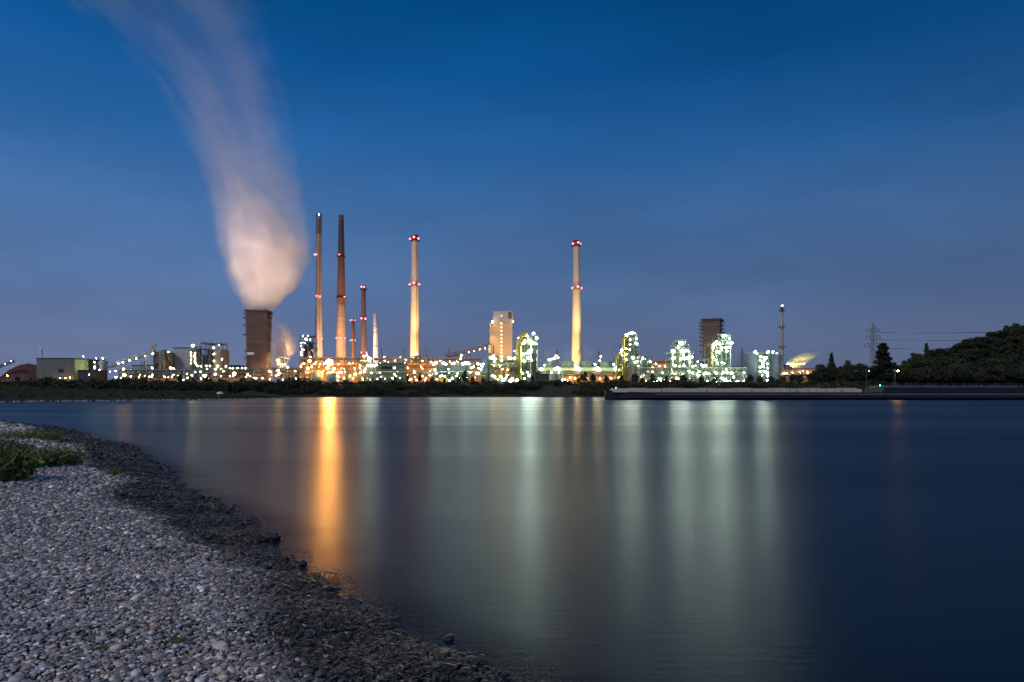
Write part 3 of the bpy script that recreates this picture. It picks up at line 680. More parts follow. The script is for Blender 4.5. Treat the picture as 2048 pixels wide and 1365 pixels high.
for k in range(5): xx = xd + k * 6.5 - 3; mb = MB(); mb.box(xx, xx + 3.2, 569.7, 569.96, GZ, GZ + 4.2); mb.build('roller_door', M['orange_wall'], root)
lamps([(120, 757, 'o', .55), (131, 757, 'o', .55), (140, 756, 'o', .6), (110, 758, 'o', .5), (166.5, 713.5, 'c', .7)], 566, root)
chimney('pale chimney with a wider head behind the grey green hall', 640, [(82.3, 3.2, 697), (82.3, 3.0, 701), (82.3, 2.2, 703), (82.3, 2.2, 720)], M['white'], ladder=False, n=14)
root, *_ = hall('annex', 'low dark annex on the right side of the grey green hall', 'annex', 157, 191, 742, 566, 16, M['roofd']); lamps([(178.5, 749.5, 'w', .7)], 562, root)
root, *_ = hall('plant_building', 'plain pale building behind the low dark annex', 'building', 172, 190, 723, 640, 20, M['pale'])
t = tankv('silo', 'tall pale silo with a white lamp on top beside the low annex', 'silo', 200, 211, 722, 590, M['conc2'], .3)
lamps([(206, 717, 'w', 1.3), (199, 740, 'w', .7), (200, 749, 'w', 1.1), (209, 753, 'w', .9)], 580, t)
unit('stair_tower', 'slim steel stair tower with white lamps left of the pale silo', 'tower', 588, 6, [(187, 198, None, 720, 1, 6)], [], [], [(192, 717, 'w', .7), (189, 725, 'w', .9), (189.5, 734, 'w', 1.2), (190, 737, 'w', .9), (190, 741, 'w', .6)])
inclined('long lit conveyor bridge climbing to the brown tank', (212, 737), (309, 706), 580, M['pgreen'], [(286, 722), (250, 733)], [(237, 727.5, 'y', 1.0), (246, 725, 'y', 1.0), (259, 721.5, 'y', 1.15), (272.5, 717.5, 'y', .85), (291.5, 712.5, 'y', 1.15), (305.5, 708, 'y', 1.15)], 4, 3)
hall('shed', 'low shed with a pale green upper wall under the long conveyor', 'shed', 264, 312, 732, 620, 18, M['pgreen'])
t = tankv('brown_tank', 'broad brown round tank at the head of the long conveyor', 'tank', 309, 347, 706, 592, M['browntank'], .1, pyb=742)
x = X_(314, 592); mb = MB(); z = Z_(706, 592); mb.lathe(x, 586, [(1.3, z), (1.3, z + 4), (2.5, z + 5.5), (2.5, z + 6.8), (1.8, z + 7)], 12); mb.build('vent_stack', M['conc2'], t, True)
mb = MB(); x = X_(341, 592); mb.vessel(x, 578, GZ + 8, Z_(704, 592), 2.4); mb.tube([(x, 578, Z_(704, 592)), (x + 3, 578, Z_(704, 592) + 1), (x + 5, 578, Z_(722, 592))], .8); mb.build('cyclone', M['steel'], t, True)
mb = MB(); x = X_(311, 592); mb.tube([(x, 577, GZ + 7), (x, 577, Z_(708, 592))], .7); mb.build('downpipe', M['pipe'], t, True)
lamps([(337, 704.5, 'y', .9), (341.5, 736.5, 'Y', 1.4), (304.5, 736.5, 'Y', 1.3), (348, 738, 'y', .7)], 574, t)
root, a, b, zt = hall('plant_building', 'tall plain pale grey block between the brown tank and the lit stair tower', 'building', 347, 381, 697, 600, 22, M['pale'], pyb=741)
for k in range(5):
    for y in (600.5, 621): x = a + .5 + (b - a - 1) * k / 4; mb = MB(); mb.box(x - .4, x + .4, y - .4, y + .4, GZ, Z_(741, 600)); mb.build('support_leg', M['steel'], root)
unit('stair_tower', 'tall lit stair tower with a bright star lamp beside the pale block', 'tower', 588, 8, [(381, 393, None, 693, 1, 9)], [(387, 697, 1.8, 'steel', None)], [], [(386, 692, 'Y', 1.9), (382, 706, 'y', .7), (390, 707, 'y', .8), (389.5, 712, 'y', .95), (390, 717.5, 'y', .8), (382, 712, 'y', .6), (390, 723, 'y', .9), (382, 720, 'y', .6), (391.5, 728, 'y', .8), (382, 727, 'y', .6), (395, 732, 'y', .7), (391, 745, 'w', .9)], 'steel')
u = unit('plant_building', 'open steel and brown clad process building right of the lit stair tower', 'building', 596, 18, [(402, 437, 735, 687, 4, 4)], [], [], [(427.5, 696, 'y', 1.1), (437.5, 690.5, 'c', .7), (428, 708.5, 'y', .95), (428, 722.5, 'y', .95), (444, 719, 'w', .6), (435, 733, 'Y', 1.2), (402.5, 733, 'y', .7), (396, 732, 'y', .6)])
mb = MB(); mb.box(X_(403, 596), X_(427, 596), 598, 613, GZ, Z_(712, 596)); mb.box(X_(412, 596), X_(427, 596), 598.5, 612, Z_(712, 596) + .01, Z_(698, 596)); mb.build('lower_wall', M['concd'], u)
mb = MB(); mb.box(X_(428.5, 596), X_(443.5, 596), 595, 612, GZ, Z_(699, 596)); mb.build('side_block', M['concd'], u)
hall('plant_building', 'long low dark building left of the big quench tower', 'building', 452, 498, 732, 680, 14, M['roofd'])

rack('pipe bridge in front of the brown tank and pale block', 238, 400, 740.5, 545, 14, 2, sd=3, lights=[(242 + 9.5 * i_, 756 - (i_ * 5) % 7, 'oyow'[i_ % 4], .25 + .13 * ((i_ * 5) % 4)) for i_ in range(16) if i_ % 5 != 3] + [(231, 743, 'w', .65), (220, 743.5, 'w', .5), (247, 738.5, 'Y', 1.1)])  # small regular lamps added to fill out the band of glow
rack('pipe bridge running from the stair tower to the big quench tower', 401, 534, 737.5, 540, 11, 3, sd=4, lights=[(414, 739, 'w', .5), (420, 732, 'y', .6), (413, 732, 'y', .5), (452, 733, 'w', .8), (460, 737, 'y', .5), (466, 737, 'y', .5), (475, 737, 'y', .5), (484, 737, 'y', .5), (491, 737, 'y', .5), (431, 739, 'y', .8), (401, 744, 'w', .5), (407, 751, 'c', .6), (412, 751, 'w', .45), (430.5, 749, 'Y', 1.1), (447, 743, 'y', .4)] + [(402 + 8.2 * i_, 757 - (i_ * 7) % 5, 'oyo'[i_ % 3], .25 + .13 * ((i_ * 5) % 4)) for i_ in range(16) if i_ % 4 != 2])  # the low lamp series is added for a fuller glow
LW = lambda q, a, b, c, d, n, kinds='WWwwwy', r0=.9, r1=1.9: [(q.uniform(a, b), q.uniform(c, d), q.choice(kinds), q.uniform(r0, r1)) for _ in range(n)]
rack('pipe bridge with dark beams in front of the orange steam', 535, 610, 738.5, 535, 6, 3, sd=5, lights=LW(random.Random(31), 537, 608, 740, 760, 9, 'oyo', .5, .8))  # randomly placed lamps added to thicken the glow here
for lb, px, py, k, r in [('orange star street lamp under the long lit conveyor', 249, 751, 'O', 1.25), ('orange star street lamp left of the big quench tower', 468.5, 748, 'O', 1.2), ('slim street lamp under the pale grey block', 373.5, 748, 'y', .5), ('slim orange street lamp below the brown tank', 305, 750, 'o', .55), ('small white street lamp at the foot of the quench tower', 495.5, 750, 'w', .75), ('low white street lamp on the bank below the brown tank', 320, 763, 'c', .6), ('low white street lamp on the bank below the pale block', 367, 760.5, 'w', .6), ('orange street lamp between low annex and long conveyor', 262, 754, 'o', .7), ('low lamp among shrubs left under the quench tower', 470, 765.5, 'y', .6), ('low lamp among shrubs right under the quench tower', 496, 765.5, 'y', .6), ('white street lamp right of the silo foot', 232, 755, 'w', 1.1)]:
    streetlamp(lb, px, py, 500, k, r)
root = thing('loading_bay', 'low loading bay lit white behind shrubs under the long conveyor', 'shed', W(250, 766, 510))
mb = MB(); xx = X_(243, 510); mb.box(xx, xx + 6.5, 512, 519, GZ, GZ + 3.2); mb.build('wall', M['white'], root); mb = MB(); mb.box(xx - .5, xx + 7, 511, 519.5, GZ + 3.21, GZ + 3.6); mb.build('roof', M['roofd'], root)
lamps([(246, 764, 'c', .7), (250, 763, 'c', .8), (254, 762, 'c', .6)], 511, root)
for lb, a, b, pt, mm in [('low ochre wall lit orange under the brown tank', 262, 318, 757, 'orange_wall'), ('low ochre wall lit orange under the pale block', 320, 352, 757, 'orange_wall'), ('low ochre wall lit orange left of the big quench tower', 425, 480, 755, 'orange_wall'), ('low brown wall on the bank below the stair tower', 393, 425, 760, 'orange_wall')]:
    r, *_ = hall('yard_wall', lb, 'wall', a, b, pt, 530, 4, M[mm]); 
    for k in range(2): lamp(a + (b - a) * (.3 + .45 * k), pt - 2, 525, 'o', .45, r)

# big quench tower and its steam ------------------------------------------------
Q1 = quench('tall plank clad quench tower with a white steam plume', 517.5, 44, 622, 640, .08, [(0, .9), (.3, .93), (.62, .97), (.8, 1.0), (1, 1.0)], .9, 4)
x = X_(520.5, 640); mb = MB(); mb.box(x - 3, x + 3, 616.0, 616.4, Z_(713, 640), Z_(708, 640)); mb.build('sign_panel', M['white'], Q1)
spot(578, 752, 640, 556, 690, 668, 500000, (1, .52, .16), 50, Q1); spot(552, 753, 600, 555, 725, 668, 160000, (1, .45, .1), 50, Q1)  # two lamps added to light the low steam cloud orange
lamps([(556, 741, 'O', 1.3), (541, 750, 'O', .9), (512, 757, 'O', .9)], 610, Q1, 'floodlight')
u = unit('small_tower', 'small dark tower with white lamp rows right of the orange steam', 'tower', 650, 8, [(556, 569, None, 716, 1, 4)], [(563, 722, 4, 'dark', None)], [], [(555, 721, 'y', 1.1), (558, 721, 'y', 1.0), (557, 728, 'Y', 1.3), (564, 729, 'y', .6), (570, 729, 'y', .6), (557, 749, 'Y', 1.5)])
streetlamp('bright warm street lamp right of the small dark tower', 575.5, 735, 560, 'Y', 1.3)
tankv('storage_tank', 'yellow lit round tank in the gap right of the orange steam', 'tank', 573, 588, 740, 560, M['yellow'], .12, group='round tanks at the ovens')
tankv('storage_tank', 'green round tank touching the yellow lit one', 'tank', 589.5, 602, 741, 562, M['green'], .12, group='round tanks at the ovens')
tankv('storage_tank', 'orange lit round tank left of the two low green domes', 'tank', 611, 622, 746, 565, M['orange_wall'], .1, group='round tanks at the ovens')
tankv('storage_tank', 'low green domed tank left below the big orange lamp', 'tank', 624, 646, 745, 560, M['pgreen'], .35, group='round tanks at the ovens')
tankv('storage_tank', 'low green domed tank right below the big orange lamp', 'tank', 653, 674, 747, 558, M['pgreen'], .45, group='round tanks at the ovens')
unit('process_tower', 'open steel tower sparkling with cold white lamps left of the tall grey chimney', 'tower', 660, 12, [(601, 627, None, 673, 3, 8)], [(608, 690, 3, 'dark', None), (619, 684, 4, 'steel', None)], [], [(612.5, 679, 'c', 2.1), (606, 672.5, 'c', .7), (620, 680, 'c', .6), (603, 686, 'y', .6), (602.5, 692, 'y', .6), (603.5, 698, 'y', .55), (607, 700, 'y', .7), (602.5, 705, 'y', .8), (603.5, 711, 'Y', .9), (609, 687, 'c', .6), (616, 672, 'c', .5)], 'dark')
r, *_ = hall('transfer_house', 'small peaked house glowing orange beside the big orange lamp', 'house', 614, 625, 719, 640, 8, M['orange_wall']); lamps([(619, 722, 'O', 1.7), (621, 714, 'o', .7)], 632, r)
x0, x1 = X_(615, 640), X_(618, 640); mb = MB(); mb.add([(x0, 640, Z_(718.6, 640)), (x1 + 3, 640, Z_(718.6, 640)), (x0 + 1.5, 640, Z_(700, 640)), (x0, 648, Z_(718.6, 640)), (x1 + 3, 648, Z_(718.6, 640)), (x0 + 1.5, 648, Z_(700, 640))], [(0, 1, 2), (3, 5, 4), (0, 2, 5, 3), (1, 4, 5, 2), (0, 3, 4, 1)]); mb.build('roof_spire', M['orange_wall'], r)

# chimneys ------------------------------------------------------------------------
chimney('tall slim grey chimney, left one of the two tallest', 690, [(636, 5.6, 428), (636, 5.4, 470), (637, 5.6, 515), (638, 5.8, 590), (638.5, 6.8, 660), (640, 8, 730)], M['conc2'], bands=[(428.5, 470, M['concd'])],
        beacons=[(639.5, 431.5, 'c', .75), (631, 510.5, 'r', .9), (634.5, 510.5, 'r', .7), (635.5, 593.5, 'r', .85), (642, 594.5, 'r', .9), (637, 676.5, 'r', .9), (645, 678, 'r', .8)])
chimney('tall dark brown chimney with a pale brick foot', 700, [(680.5, 4.6, 431), (680.5, 5.0, 438), (680.5, 5.0, 440), (681.5, 5.5, 515), (683, 7.8, 608), (683, 8.2, 611), (684, 9, 640), (684.5, 9.8, 680), (684.5, 10.4, 722)], M['palebrick'],
        bands=[(431.3, 611, M['redbrick'])], rings=[514, 596], beacons=[(680.5, 511, 'r', .8), (690.5, 595, 'r', .85), (675.5, 677.5, 'r', .8), (683.5, 677.5, 'r', .9), (692, 677.5, 'r', .7)])
chimney('short dark stack with two red lamp rings beside the tall brown chimney', 690, [(706.5, 3.2, 638), (706.5, 3.4, 680), (706.5, 4, 722)], M['redbrick'], rings=[643, 683], n=14, beacons=[(702, 641.5, 'r', .7), (705.5, 641, 'r', .7), (710.5, 641.5, 'r', .7), (702, 681.5, 'r', .7), (705.5, 681, 'r', .8), (711, 681.5, 'r', .7)])
chimney('dark red chimney of middle height', 680, [(726.8, 4.2, 572), (727, 4.2, 590), (727.5, 5, 640), (728, 6, 712)], M['redbrick'], rings=[579, 639, 708], n=16, beacons=[(724.5, 575, 'r', 1.0), (729.5, 575.5, 'r', 1.0), (724.5, 638, 'r', 1.1), (732, 638.5, 'r', 1.2), (724.5, 706, 'r', 1.0), (734, 706.5, 'r', 1.1)])
chimney('short white stack with dark rings right of the dark red chimney', 680, [(751, 4.9, 628), (751, 4.9, 690), (751.5, 5.4, 716)], M['white'], n=16, ladder=True, bands=[(653, 654, M['conc2']), (665, 666.5, M['conc2']), (691, 693.5, M['conc2'])])
F4 = chimney('cream chimney with red lamp rings behind the long coke ovens', 690, [(829, 6.6, 471), (829, 6.7, 482), (829.5, 7.1, 520), (830, 8.0, 572), (830, 9, 660), (830.5, 9.8, 725)], M['conc'], rings=[482, 572], bands=[(471.2, 474.5, M['dark']), (474.6, 481, M['redp'])],
             beacons=[(820, 478.5, 'r', 1.1), (829, 476.5, 'r', 1.2), (837.5, 478.5, 'r', 1.1), (820, 570, 'r', 1.1), (829, 568, 'r', 1.2), (839, 570, 'r', 1.1), (834, 709, 'Y', 1.3)])
F5 = chimney('cream chimney standing among the green cooling fans', 690, [(1153.5, 6.4, 481.5), (1153.5, 6.7, 492), (1153.5, 7.2, 530), (1153, 8.4, 578), (1152.5, 8.7, 600), (1152, 10, 725)], M['conc'], rings=[492, 578], bands=[(481.7, 485, M['dark']), (485.1, 491.5, M['redp'])],
             beacons=[(1145.5, 489, 'r', 1.1), (1156, 487, 'r', 1.2), (1161, 489, 'r', .8), (1144, 577.5, 'r', 1.1), (1155, 575.5, 'r', 1.2), (1162.5, 577.5, 'r', 1.1)])
mb = MB(); x = X_(1155.5, 690); mb.box(x - .7, x + .7, 678.6, 679.4, Z_(713, 690), Z_(702, 690)); mb.build('door', M['rust'], F5)
for f, px in ((F4, 829.5), (F5, 1153)):
    spot(px - 12, 730, 655, px, 690, 683, 240000, (1, .54, .15), 85, f); spot(px + 14, 722, 655, px, 600, 683, 420000, (1, .62, .23), 50, f)
spot(636, 727, 655, 638, 670, 690, 150000, (1, .58, .30), 95, bpy.data.objects['chimney.001']); spot(678, 727, 655, 684, 670, 700, 130000, (1, .54, .24), 95, bpy.data.objects['chimney.002'])
spot(736, 727, 640, 742, 690, 685, 260000, (1, .55, .3), 100, bpy.data.objects['chimney.005'])  # lamp added to brighten the short white stack
spot(425, 752, 570, 540, 410, 640, 800000, (1, .71, .56), 44, Q1); spot(612, 752, 570, 500, 400, 640, 800000, (1, .69, .52), 44, Q1); spot(440, 752, 540, 512, 400, 645, 2600000, (1, .72, .62), 22, Q1)  # three lamps added to light the steam plume from below

# coke oven battery ------------------------------------------------------------------
def battery(label, pa, pb, pyt, Y, sd):
    q = random.Random(sd); a, b = X_(pa, Y), X_(pb, Y); zt = Z_(pyt, Y); root = thing('coke_oven_battery', label, 'oven battery', ((a + b) / 2, Y + 8, GZ), 'coke oven batteries')
    MB().box(a, b, Y, Y + 16, GZ, zt - 5).build('oven_wall', M['coke'], root)
    mb = MB(); n = int((b - a) / 2.6)
    for i in range(n + 1): x = a + (b - a) * i / n; mb.box(x - .3, x + .3, Y - .9, Y - .01, GZ, zt - 4.2)
    mb.build('buckstay', M['rust'], root)
    mb = MB()
    for i in range(n): x = a + (b - a) * (i + .5) / n; mb.box(x - .7, x + .7, Y - .4, Y - .02, GZ + 3, zt - 6.5); mb.box(x - .9, x + .9, Y - .6, Y - .41, GZ + 6, GZ + 6.5)
    mb.build('oven_door', M['rust'], root)
    for z in (zt - 4.9, zt - 9.5, zt - 14):
        mb = MB(); mb.box(a - 1, b + 1, Y - 2.6, Y - .95, z, z + .3); mb.rail(a - 1, b + 1, Y - 2.6, Y - 2.5, z + .3, .14); mb.build('walkway', M['steel'], root)
    mb = MB()
    for i in range(0, n, 2):
        x = a + (b - a) * (i + .5) / n; mb.tube([(x, Y + 2, zt - 5), (x, Y + 2, zt - 1.5), (x + .2, Y + 2.6, zt - .4), (x + .3, Y + 4, zt - .1)], .45, 7)
    mb.build('standpipe', M['orange_wall'], root, True)
    MB().tube([(a, Y + 4.6, zt - .9), (b, Y + 4.6, zt - .9)], 1.0, 10).build('gas_main', M['orange_wall'], root, True)
    mb = MB()
    for i in range(n // 2 + 1):
        x = a + (b - a) * i / (n // 2); mb.box(x - .16, x + .16, Y - .8, Y - .5, zt - 4.6, zt); 
        if i < n // 2: mb.beam((x, Y - .65, zt - 4.6), (x + (b - a) / (n // 2), Y - .65, zt), .18)
    mb.box(a, b, Y - .85, Y - .45, zt + .01, zt + .4); mb.build('crane_rail', M['steel'], root)
    return root
B1 = battery('orange lit coke oven battery around the big orange star lamp', 599, 727, 716, 600, 1)
B2 = battery('orange lit coke oven battery below the cream chimney and small stacks', 746, 962, 716.5, 615, 2)
lamps([(616, 737, 'Y', 1.5), (624, 734, 'y', 1.1), (602, 734, 'y', .8), (668, 738, 'O', 1.3), (655, 737, 'O', 1.5), (677, 729, 'o', .7), (700, 728, 'o', .7), (640, 729, 'o', .7), (690, 744, 'o', .7), (710, 742, 'o', .7), (648, 728, 'o', .9), (607, 728, 'o', .8), (720, 736, 'o', .9), (630, 728, 'o', .8)], 594, B1)
qb = random.Random(8)
lamps([(qb.uniform(603, 727), qb.uniform(724, 752), qb.choice('ooy'), qb.uniform(.2, .6)) for _ in range(16)], 594, B1)  # random lamps added to spread the orange glow
lamps([(qb.uniform(750, 870), qb.uniform(724, 756), qb.choice('ooy'), qb.uniform(.2, .6)) for _ in range(16)], 609, B2)  # added random lamps, as on the first battery
for x_ in (612, 640, 668, 696, 720): spot(x_, 764, 575, x_ + 3, 742, 600, 42000, (1, .45, .10), 120, B1)  # row of lamps added to wash the oven wall orange
for x_ in (755, 818, 846, 880, 915, 950): spot(x_, 764, 588, x_ + 3, 742, 615, 36000, (1, .48, .12), 120, B2)  # added lamps giving the second battery its orange wash
lamps([(770, 722, 'y', .7), (790, 722, 'o', .7), (812, 720, 'y', .7), (845, 722, 'o', .8), (862, 724, 'y', .8), (880, 722, 'o', .7), (769, 714, 'y', .5), (801, 715, 'y', .5), (815, 737, 'o', .8), (828, 742, 'o', .8), (845, 738, 'o', .8), (860, 744, 'o', .9), (820, 760, 'o', .9), (833, 761, 'o', .9), (850, 760, 'o', .8), (815, 750, 'o', .7), (842, 752, 'o', .7), (900, 724, 'y', .7), (915, 724, 'y', .7)], 608, B2)
# the big orange lamp on a mast
Y = 560; p = W(659.5, 725.5, Y); root = thing('floodlight_mast', 'mast with the big orange star floodlight, brightest lamp of the works', 'floodlight', (p.x, Y, GZ))
mb = MB(); mb.cyl(p.x, Y + 1.5, GZ, p.z + 1, .4, .25, 8); mb.box(p.x - 2.8, p.x + 2.8, Y + .6, Y + 1.2, p.z - 2.3, p.z + 2.3); mb.build('mast', M['steel'], root)
lamp(659.5, 725.5, Y, 'O', 3.4, root)  # globe oversized to carry the lamp's glow
for dx, dz in ((-1.5, 0), (1.5, 0), (0, 1.2), (0, -1.2)):      # four lenses facing the river, added to strengthen the lamp's streak
    mb = MB(); mb.tube([(p.x + dx, Y - 2.6, p.z + dz), (p.x + dx, Y - 2.9, p.z + dz)], 1.05, 12); o = mb.build('lens', emis('sodium_flood_lens', (1, .40, .07), 4200) if 'sodium_flood_lens' not in bpy.data.materials else bpy.data.materials['sodium_flood_lens'], root)
    mb = MB(); mb.tube([(p.x + dx, Y - 2.45, p.z + dz), (p.x + dx, Y + .5, p.z + dz)], 1.15, 12); mb.build('housing', M['dark'], root)
for i, (px, lb) in enumerate([(720.5, 'small vent stack left of the short white stack'), (763, 'small vent stack just right of the short white stack'), (807, 'small vent stack left of the cream chimney over the ovens'), (852.5, 'small vent stack right of the cream chimney over the ovens'), (896.5, 'small vent stack at the foot of the rust conveyor')]):
    chimney(lb, 640, [(px, 1.3, 697.5), (px, 1.2, 698.5), (px, 1.5, 712), (px, 1.6, 720)], M['palebrick'], ladder=False, n=10, group='small vent stacks over the ovens', name='vent_stack')
u = unit('larry_car', 'dark gantry cabin on the ovens in front of the cream chimney', 'oven machine', 606, 6, [(824, 839, 727.5, 713, 2, 1)], [], [], [(826, 711, 'y', .6)], 'dark')
mb = MB(); mb.box(X_(826, 606), X_(837, 606), 607, 611, Z_(726.5, 606), Z_(719, 606)); mb.build('cabin', M['green'], u)
root, a, b, zt = hall('plant_building', 'green clad building in front of the ovens', 'building', 756, 809, 728.5, 560, 16, M['green'])
mb = MB(); mb.box(a + 3, a + 14, 559.6, 559.95, zt - 4.2, zt - 2); mb.build('window_band', M['glassd'], root); mb = MB(); mb.box(X_(786, 560), X_(791, 560), 559.6, 559.95, zt - 4.2, zt - 2.2); mb.build('lit_window', M['pane'], root); mb = MB(); mb.box(a, b, 559.3, 559.98, GZ + 7.4, GZ + 8.4); mb.build('canopy', M['pgreen'], root)
lamps([(760, 745.5, 'w', 1.35), (795, 744, 'w', .8), (783, 745, 'w', .7)], 556, root)
u = unit('process_unit', 'brightly lit pipe cluster at the left end of the green building', 'process unit', 575, 10, [(722, 757, None, 728, 5, 3)], [(726, 716, 2.2, 'pipe', None), (735, 722, 4, 'pgreen', None), (746, 728, 4, 'green', None)], [([(722, 722, 0), (740, 722, 0), (744, 727, 0), (744, 745, 0)], .7, 'pgreen')],
         [(728, 713, 'Y', 1.5), (737, 716, 'W', 2.0), (741, 718.5, 'W', 1.5), (734, 711, 'y', .6), (736, 732, 'W', 1.5), (742, 732, 'W', 1.8), (749, 732, 'W', 1.8), (753, 730.5, 'W', 1.3), (720, 732, 'y', .8), (721, 746, 'W', 1.3), (729, 744, 'w', 1.3), (711, 749, 'O', 1.1), (731, 738, 'w', .8), (677, 754, 'w', .9), (693, 758, 'W', 1.2), (680, 745, 'W', 1.3), (725, 758, 'w', .8), (735, 757, 'g', .5)], 'fgreen', px=735)
mb = MB(); mb.box(X_(732, 575), X_(750, 575), 570, 573, GZ, GZ + 5.4); mb.build('green_shelter', M['fangreen'], u)
u = unit('process_unit', 'lit steel pipe structure in front of the ovens between the chimney foot and orange ovens', 'process unit', 566, 8, [(676, 721, None, 742, 6, 2)], [(690, 748, 3, 'green', None)], [], [(674, 769 - 18, 'w', .6), (683, 746, 'w', .9), (700, 752, 'w', .8), (706, 757, 'o', .8), (688, 757, 'w', .8), (675, 761, 'w', .5)], 'fgreen')
# ------------------------------------------------------------------ middle of the works
def glasstank(lb, a, b, pt, Y):
    t = tankv('gas_washer', lb, 'tank', a, b, pt, Y, M['tank'], .05, group='grey green tanks by the coal tower')
    X0, X1 = X_(a, Y), X_(b, Y); r = (X1 - X0) / 2; X = (X0 + X1) / 2; mb = MB()
    for k in range(20): an = 6.2832 * k / 20; mb.beam((X + (r + .5) * math.cos(an), Y + (r + .5) * math.sin(an), GZ), (X + (r + .5) * math.cos(an), Y + (r + .5) * math.sin(an), Z_(pt, Y)), .3)
    for z in (GZ + 6, GZ + 12): mb.lathe(X, Y, [(r + .35, z), (r + .65, z), (r + .65, z + .4), (r + .35, z + .4)], 20, cap=False)
    mb.build('outer_frame', M['pgreen'], t); return t
t = glasstank('grey green tank with outer ribs, narrower one left of the lit column', 873, 893, 731.5, 560)
lamps([(867, 729, 'W', 1.6), (872, 726, 'W', 2.2), (887, 727, 'W', 2.0), (892, 729, 'W', 1.4), (870, 740, 'W', 1.3), (860, 751, 'y', 1.3), (865, 759, 'w', .9)], 546, t)
t = glasstank('wide grey green tank with outer ribs right of the lit column', 901, 937, 732, 560)
lamps([(908, 727, 'W', 1.7), (905, 728, 'y', 1.0), (926, 728, 'W', 2.0), (931, 727, 'W', 2.2), (937, 727.5, 'W', 2.2), (943, 736, 'W', 1.4), (947, 734, 'w', 1.0), (923, 711, 'W', 1.3), (921, 718, 'W', 1.3), (956, 728, 'W', 1.6), (962, 730, 'w', 1.2)], 545, t)
u = unit('process_tower', 'slim lit column unit between the two grey green tanks', 'tower', 556, 7, [(893, 901, None, 735, 1, 3)], [(897, 733, 2.6, 'yellow', None)], [], [(897, 739, 'y', .9), (898, 746, 'y', .8)], 'steel')
hall('shed', 'round roofed pale shed lit yellow below the grey green tanks', 'shed', 874, 893, 756, 530, 8, M['yellow'])
lamps([(884, 752, 'Y', 1.1), (880, 753, 'Y', .9), (890, 753.5, 'Y', .8), (887, 763, 'y', .7), (905, 756, 'w', .9), (899.5, 762, 'W', 1.2), (874, 759, 'w', .7)], 526, bpy.data.objects['shed.001'])
rack('lit green pipe bridge in front of the green building and grey tanks', 736, 968, 745, 540, 18, 2, 'fgreen', sd=8, lights=[(740 + 7.5 * i_, 760 - (i_ * 5) % 9, 'yowyo'[i_ % 5], .25 + .2 * ((i_ * 7) % 4)) for i_ in range(30) if i_ % 4 != 1] + [(829, 745, 'w', .9), (872, 747, 'w', 1.0), (915, 748, 'w', .8), (953, 747, 'w', .9), (957, 748, 'w', 1.1), (743, 747, 'w', .7), (789, 749, 'w', .7), (940, 746, 'w', .6)])  # the long lamp series is added to fill the yellow glow
inclined('rust coloured conveyor bridge climbing to the coal tower', (892, 716), (978, 694), 625, M['rust'], [(936.5, 708), (915, 713)], [(923, 710.5, 'y', .9), (960, 699.5, 'o', .6), (948, 703, 'o', .5), (938, 705.5, 'o', .5), (970, 697, 'o', .6)], 4, 3)
# coal tower
Y = 640; root, a, b, zt = hall('coal_tower', 'square concrete coal tower with a pale grey top and lit stair windows', 'tower', 987, 1024.5, 645, Y, 17, M['sandc'], plinth=False, roof=M['conc2'])
ztop = Z_(622.5, Y); MB().box(a - .3, b + .5, Y - .3, Y + 17.3, zt + .72, ztop).build('top_cladding', M['pale'], root)
MB().box(a - 3.6, a - .02, Y + 1, Y + 15, GZ, Z_(646, Y)).build('stair_shaft', M['sandc'], root)
MB().box(X_(1016.3, Y), X_(1023, Y), Y - .6, Y - .32, Z_(638, Y), Z_(625, Y)).build('louvre_panel', M['rust'], root)
for py in (632, 641): MB().box(X_(1002, Y), X_(1004, Y), Y - .5, Y - .32, Z_(py + .8, Y), Z_(py - .8, Y)).build('window', M['pane'] if py == 632 else M['glassd'], root)
for i, py in enumerate((647.5, 655, 662, 670, 677.5, 684.5, 692, 699.5, 705.5, 713)): MB().box(X_(1001.7, Y), X_(1004.2, Y), Y - .25, Y - .01, Z_(py + 1.3, Y), Z_(py - 1.3, Y)).build('stair_window', M['pane'], root)
lamps([(985, 643.5, 'Y', 1.7), (1026.5, 643.5, 'o', .7)], Y - 2, root)
spot(984, 650, 634, 984, 700, 640, 14000, (1, .6, .25), 60, root); spot(995, 722, 612, 1004, 690, 640, 22000, (1, .5, .16), 70, root); spot(1020, 722, 612, 1010, 680, 640, 22000, (1, .5, .16), 70, root)
hall('transfer_house', 'pale conveyor head house attached left of the coal tower', 'house', 976.5, 982, 690, 638, 6, M['white'], pyb=706)
chimney('thin dark stack in front of the coal tower foot', 610, [(987, .9, 692), (987, .9, 715)], M['dark'], ladder=False, n=8, name='vent_stack', group='thin stacks in the middle of the works')
unit('process_tower', 'narrow dark steel tower left below the coal tower', 'tower', 556, 10, [(967, 982, None, 722, 2, 6)], [(974, 720, 4.5, 'tank', None)], [], [(962, 739, 'W', 1.3), (957, 737, 'w', .9), (966, 729, 'W', 1.5), (964, 733, 'W', 1.3), (988, 731, 'W', 1.2), (988, 724, 'w', 1.0)], 'fgreen')
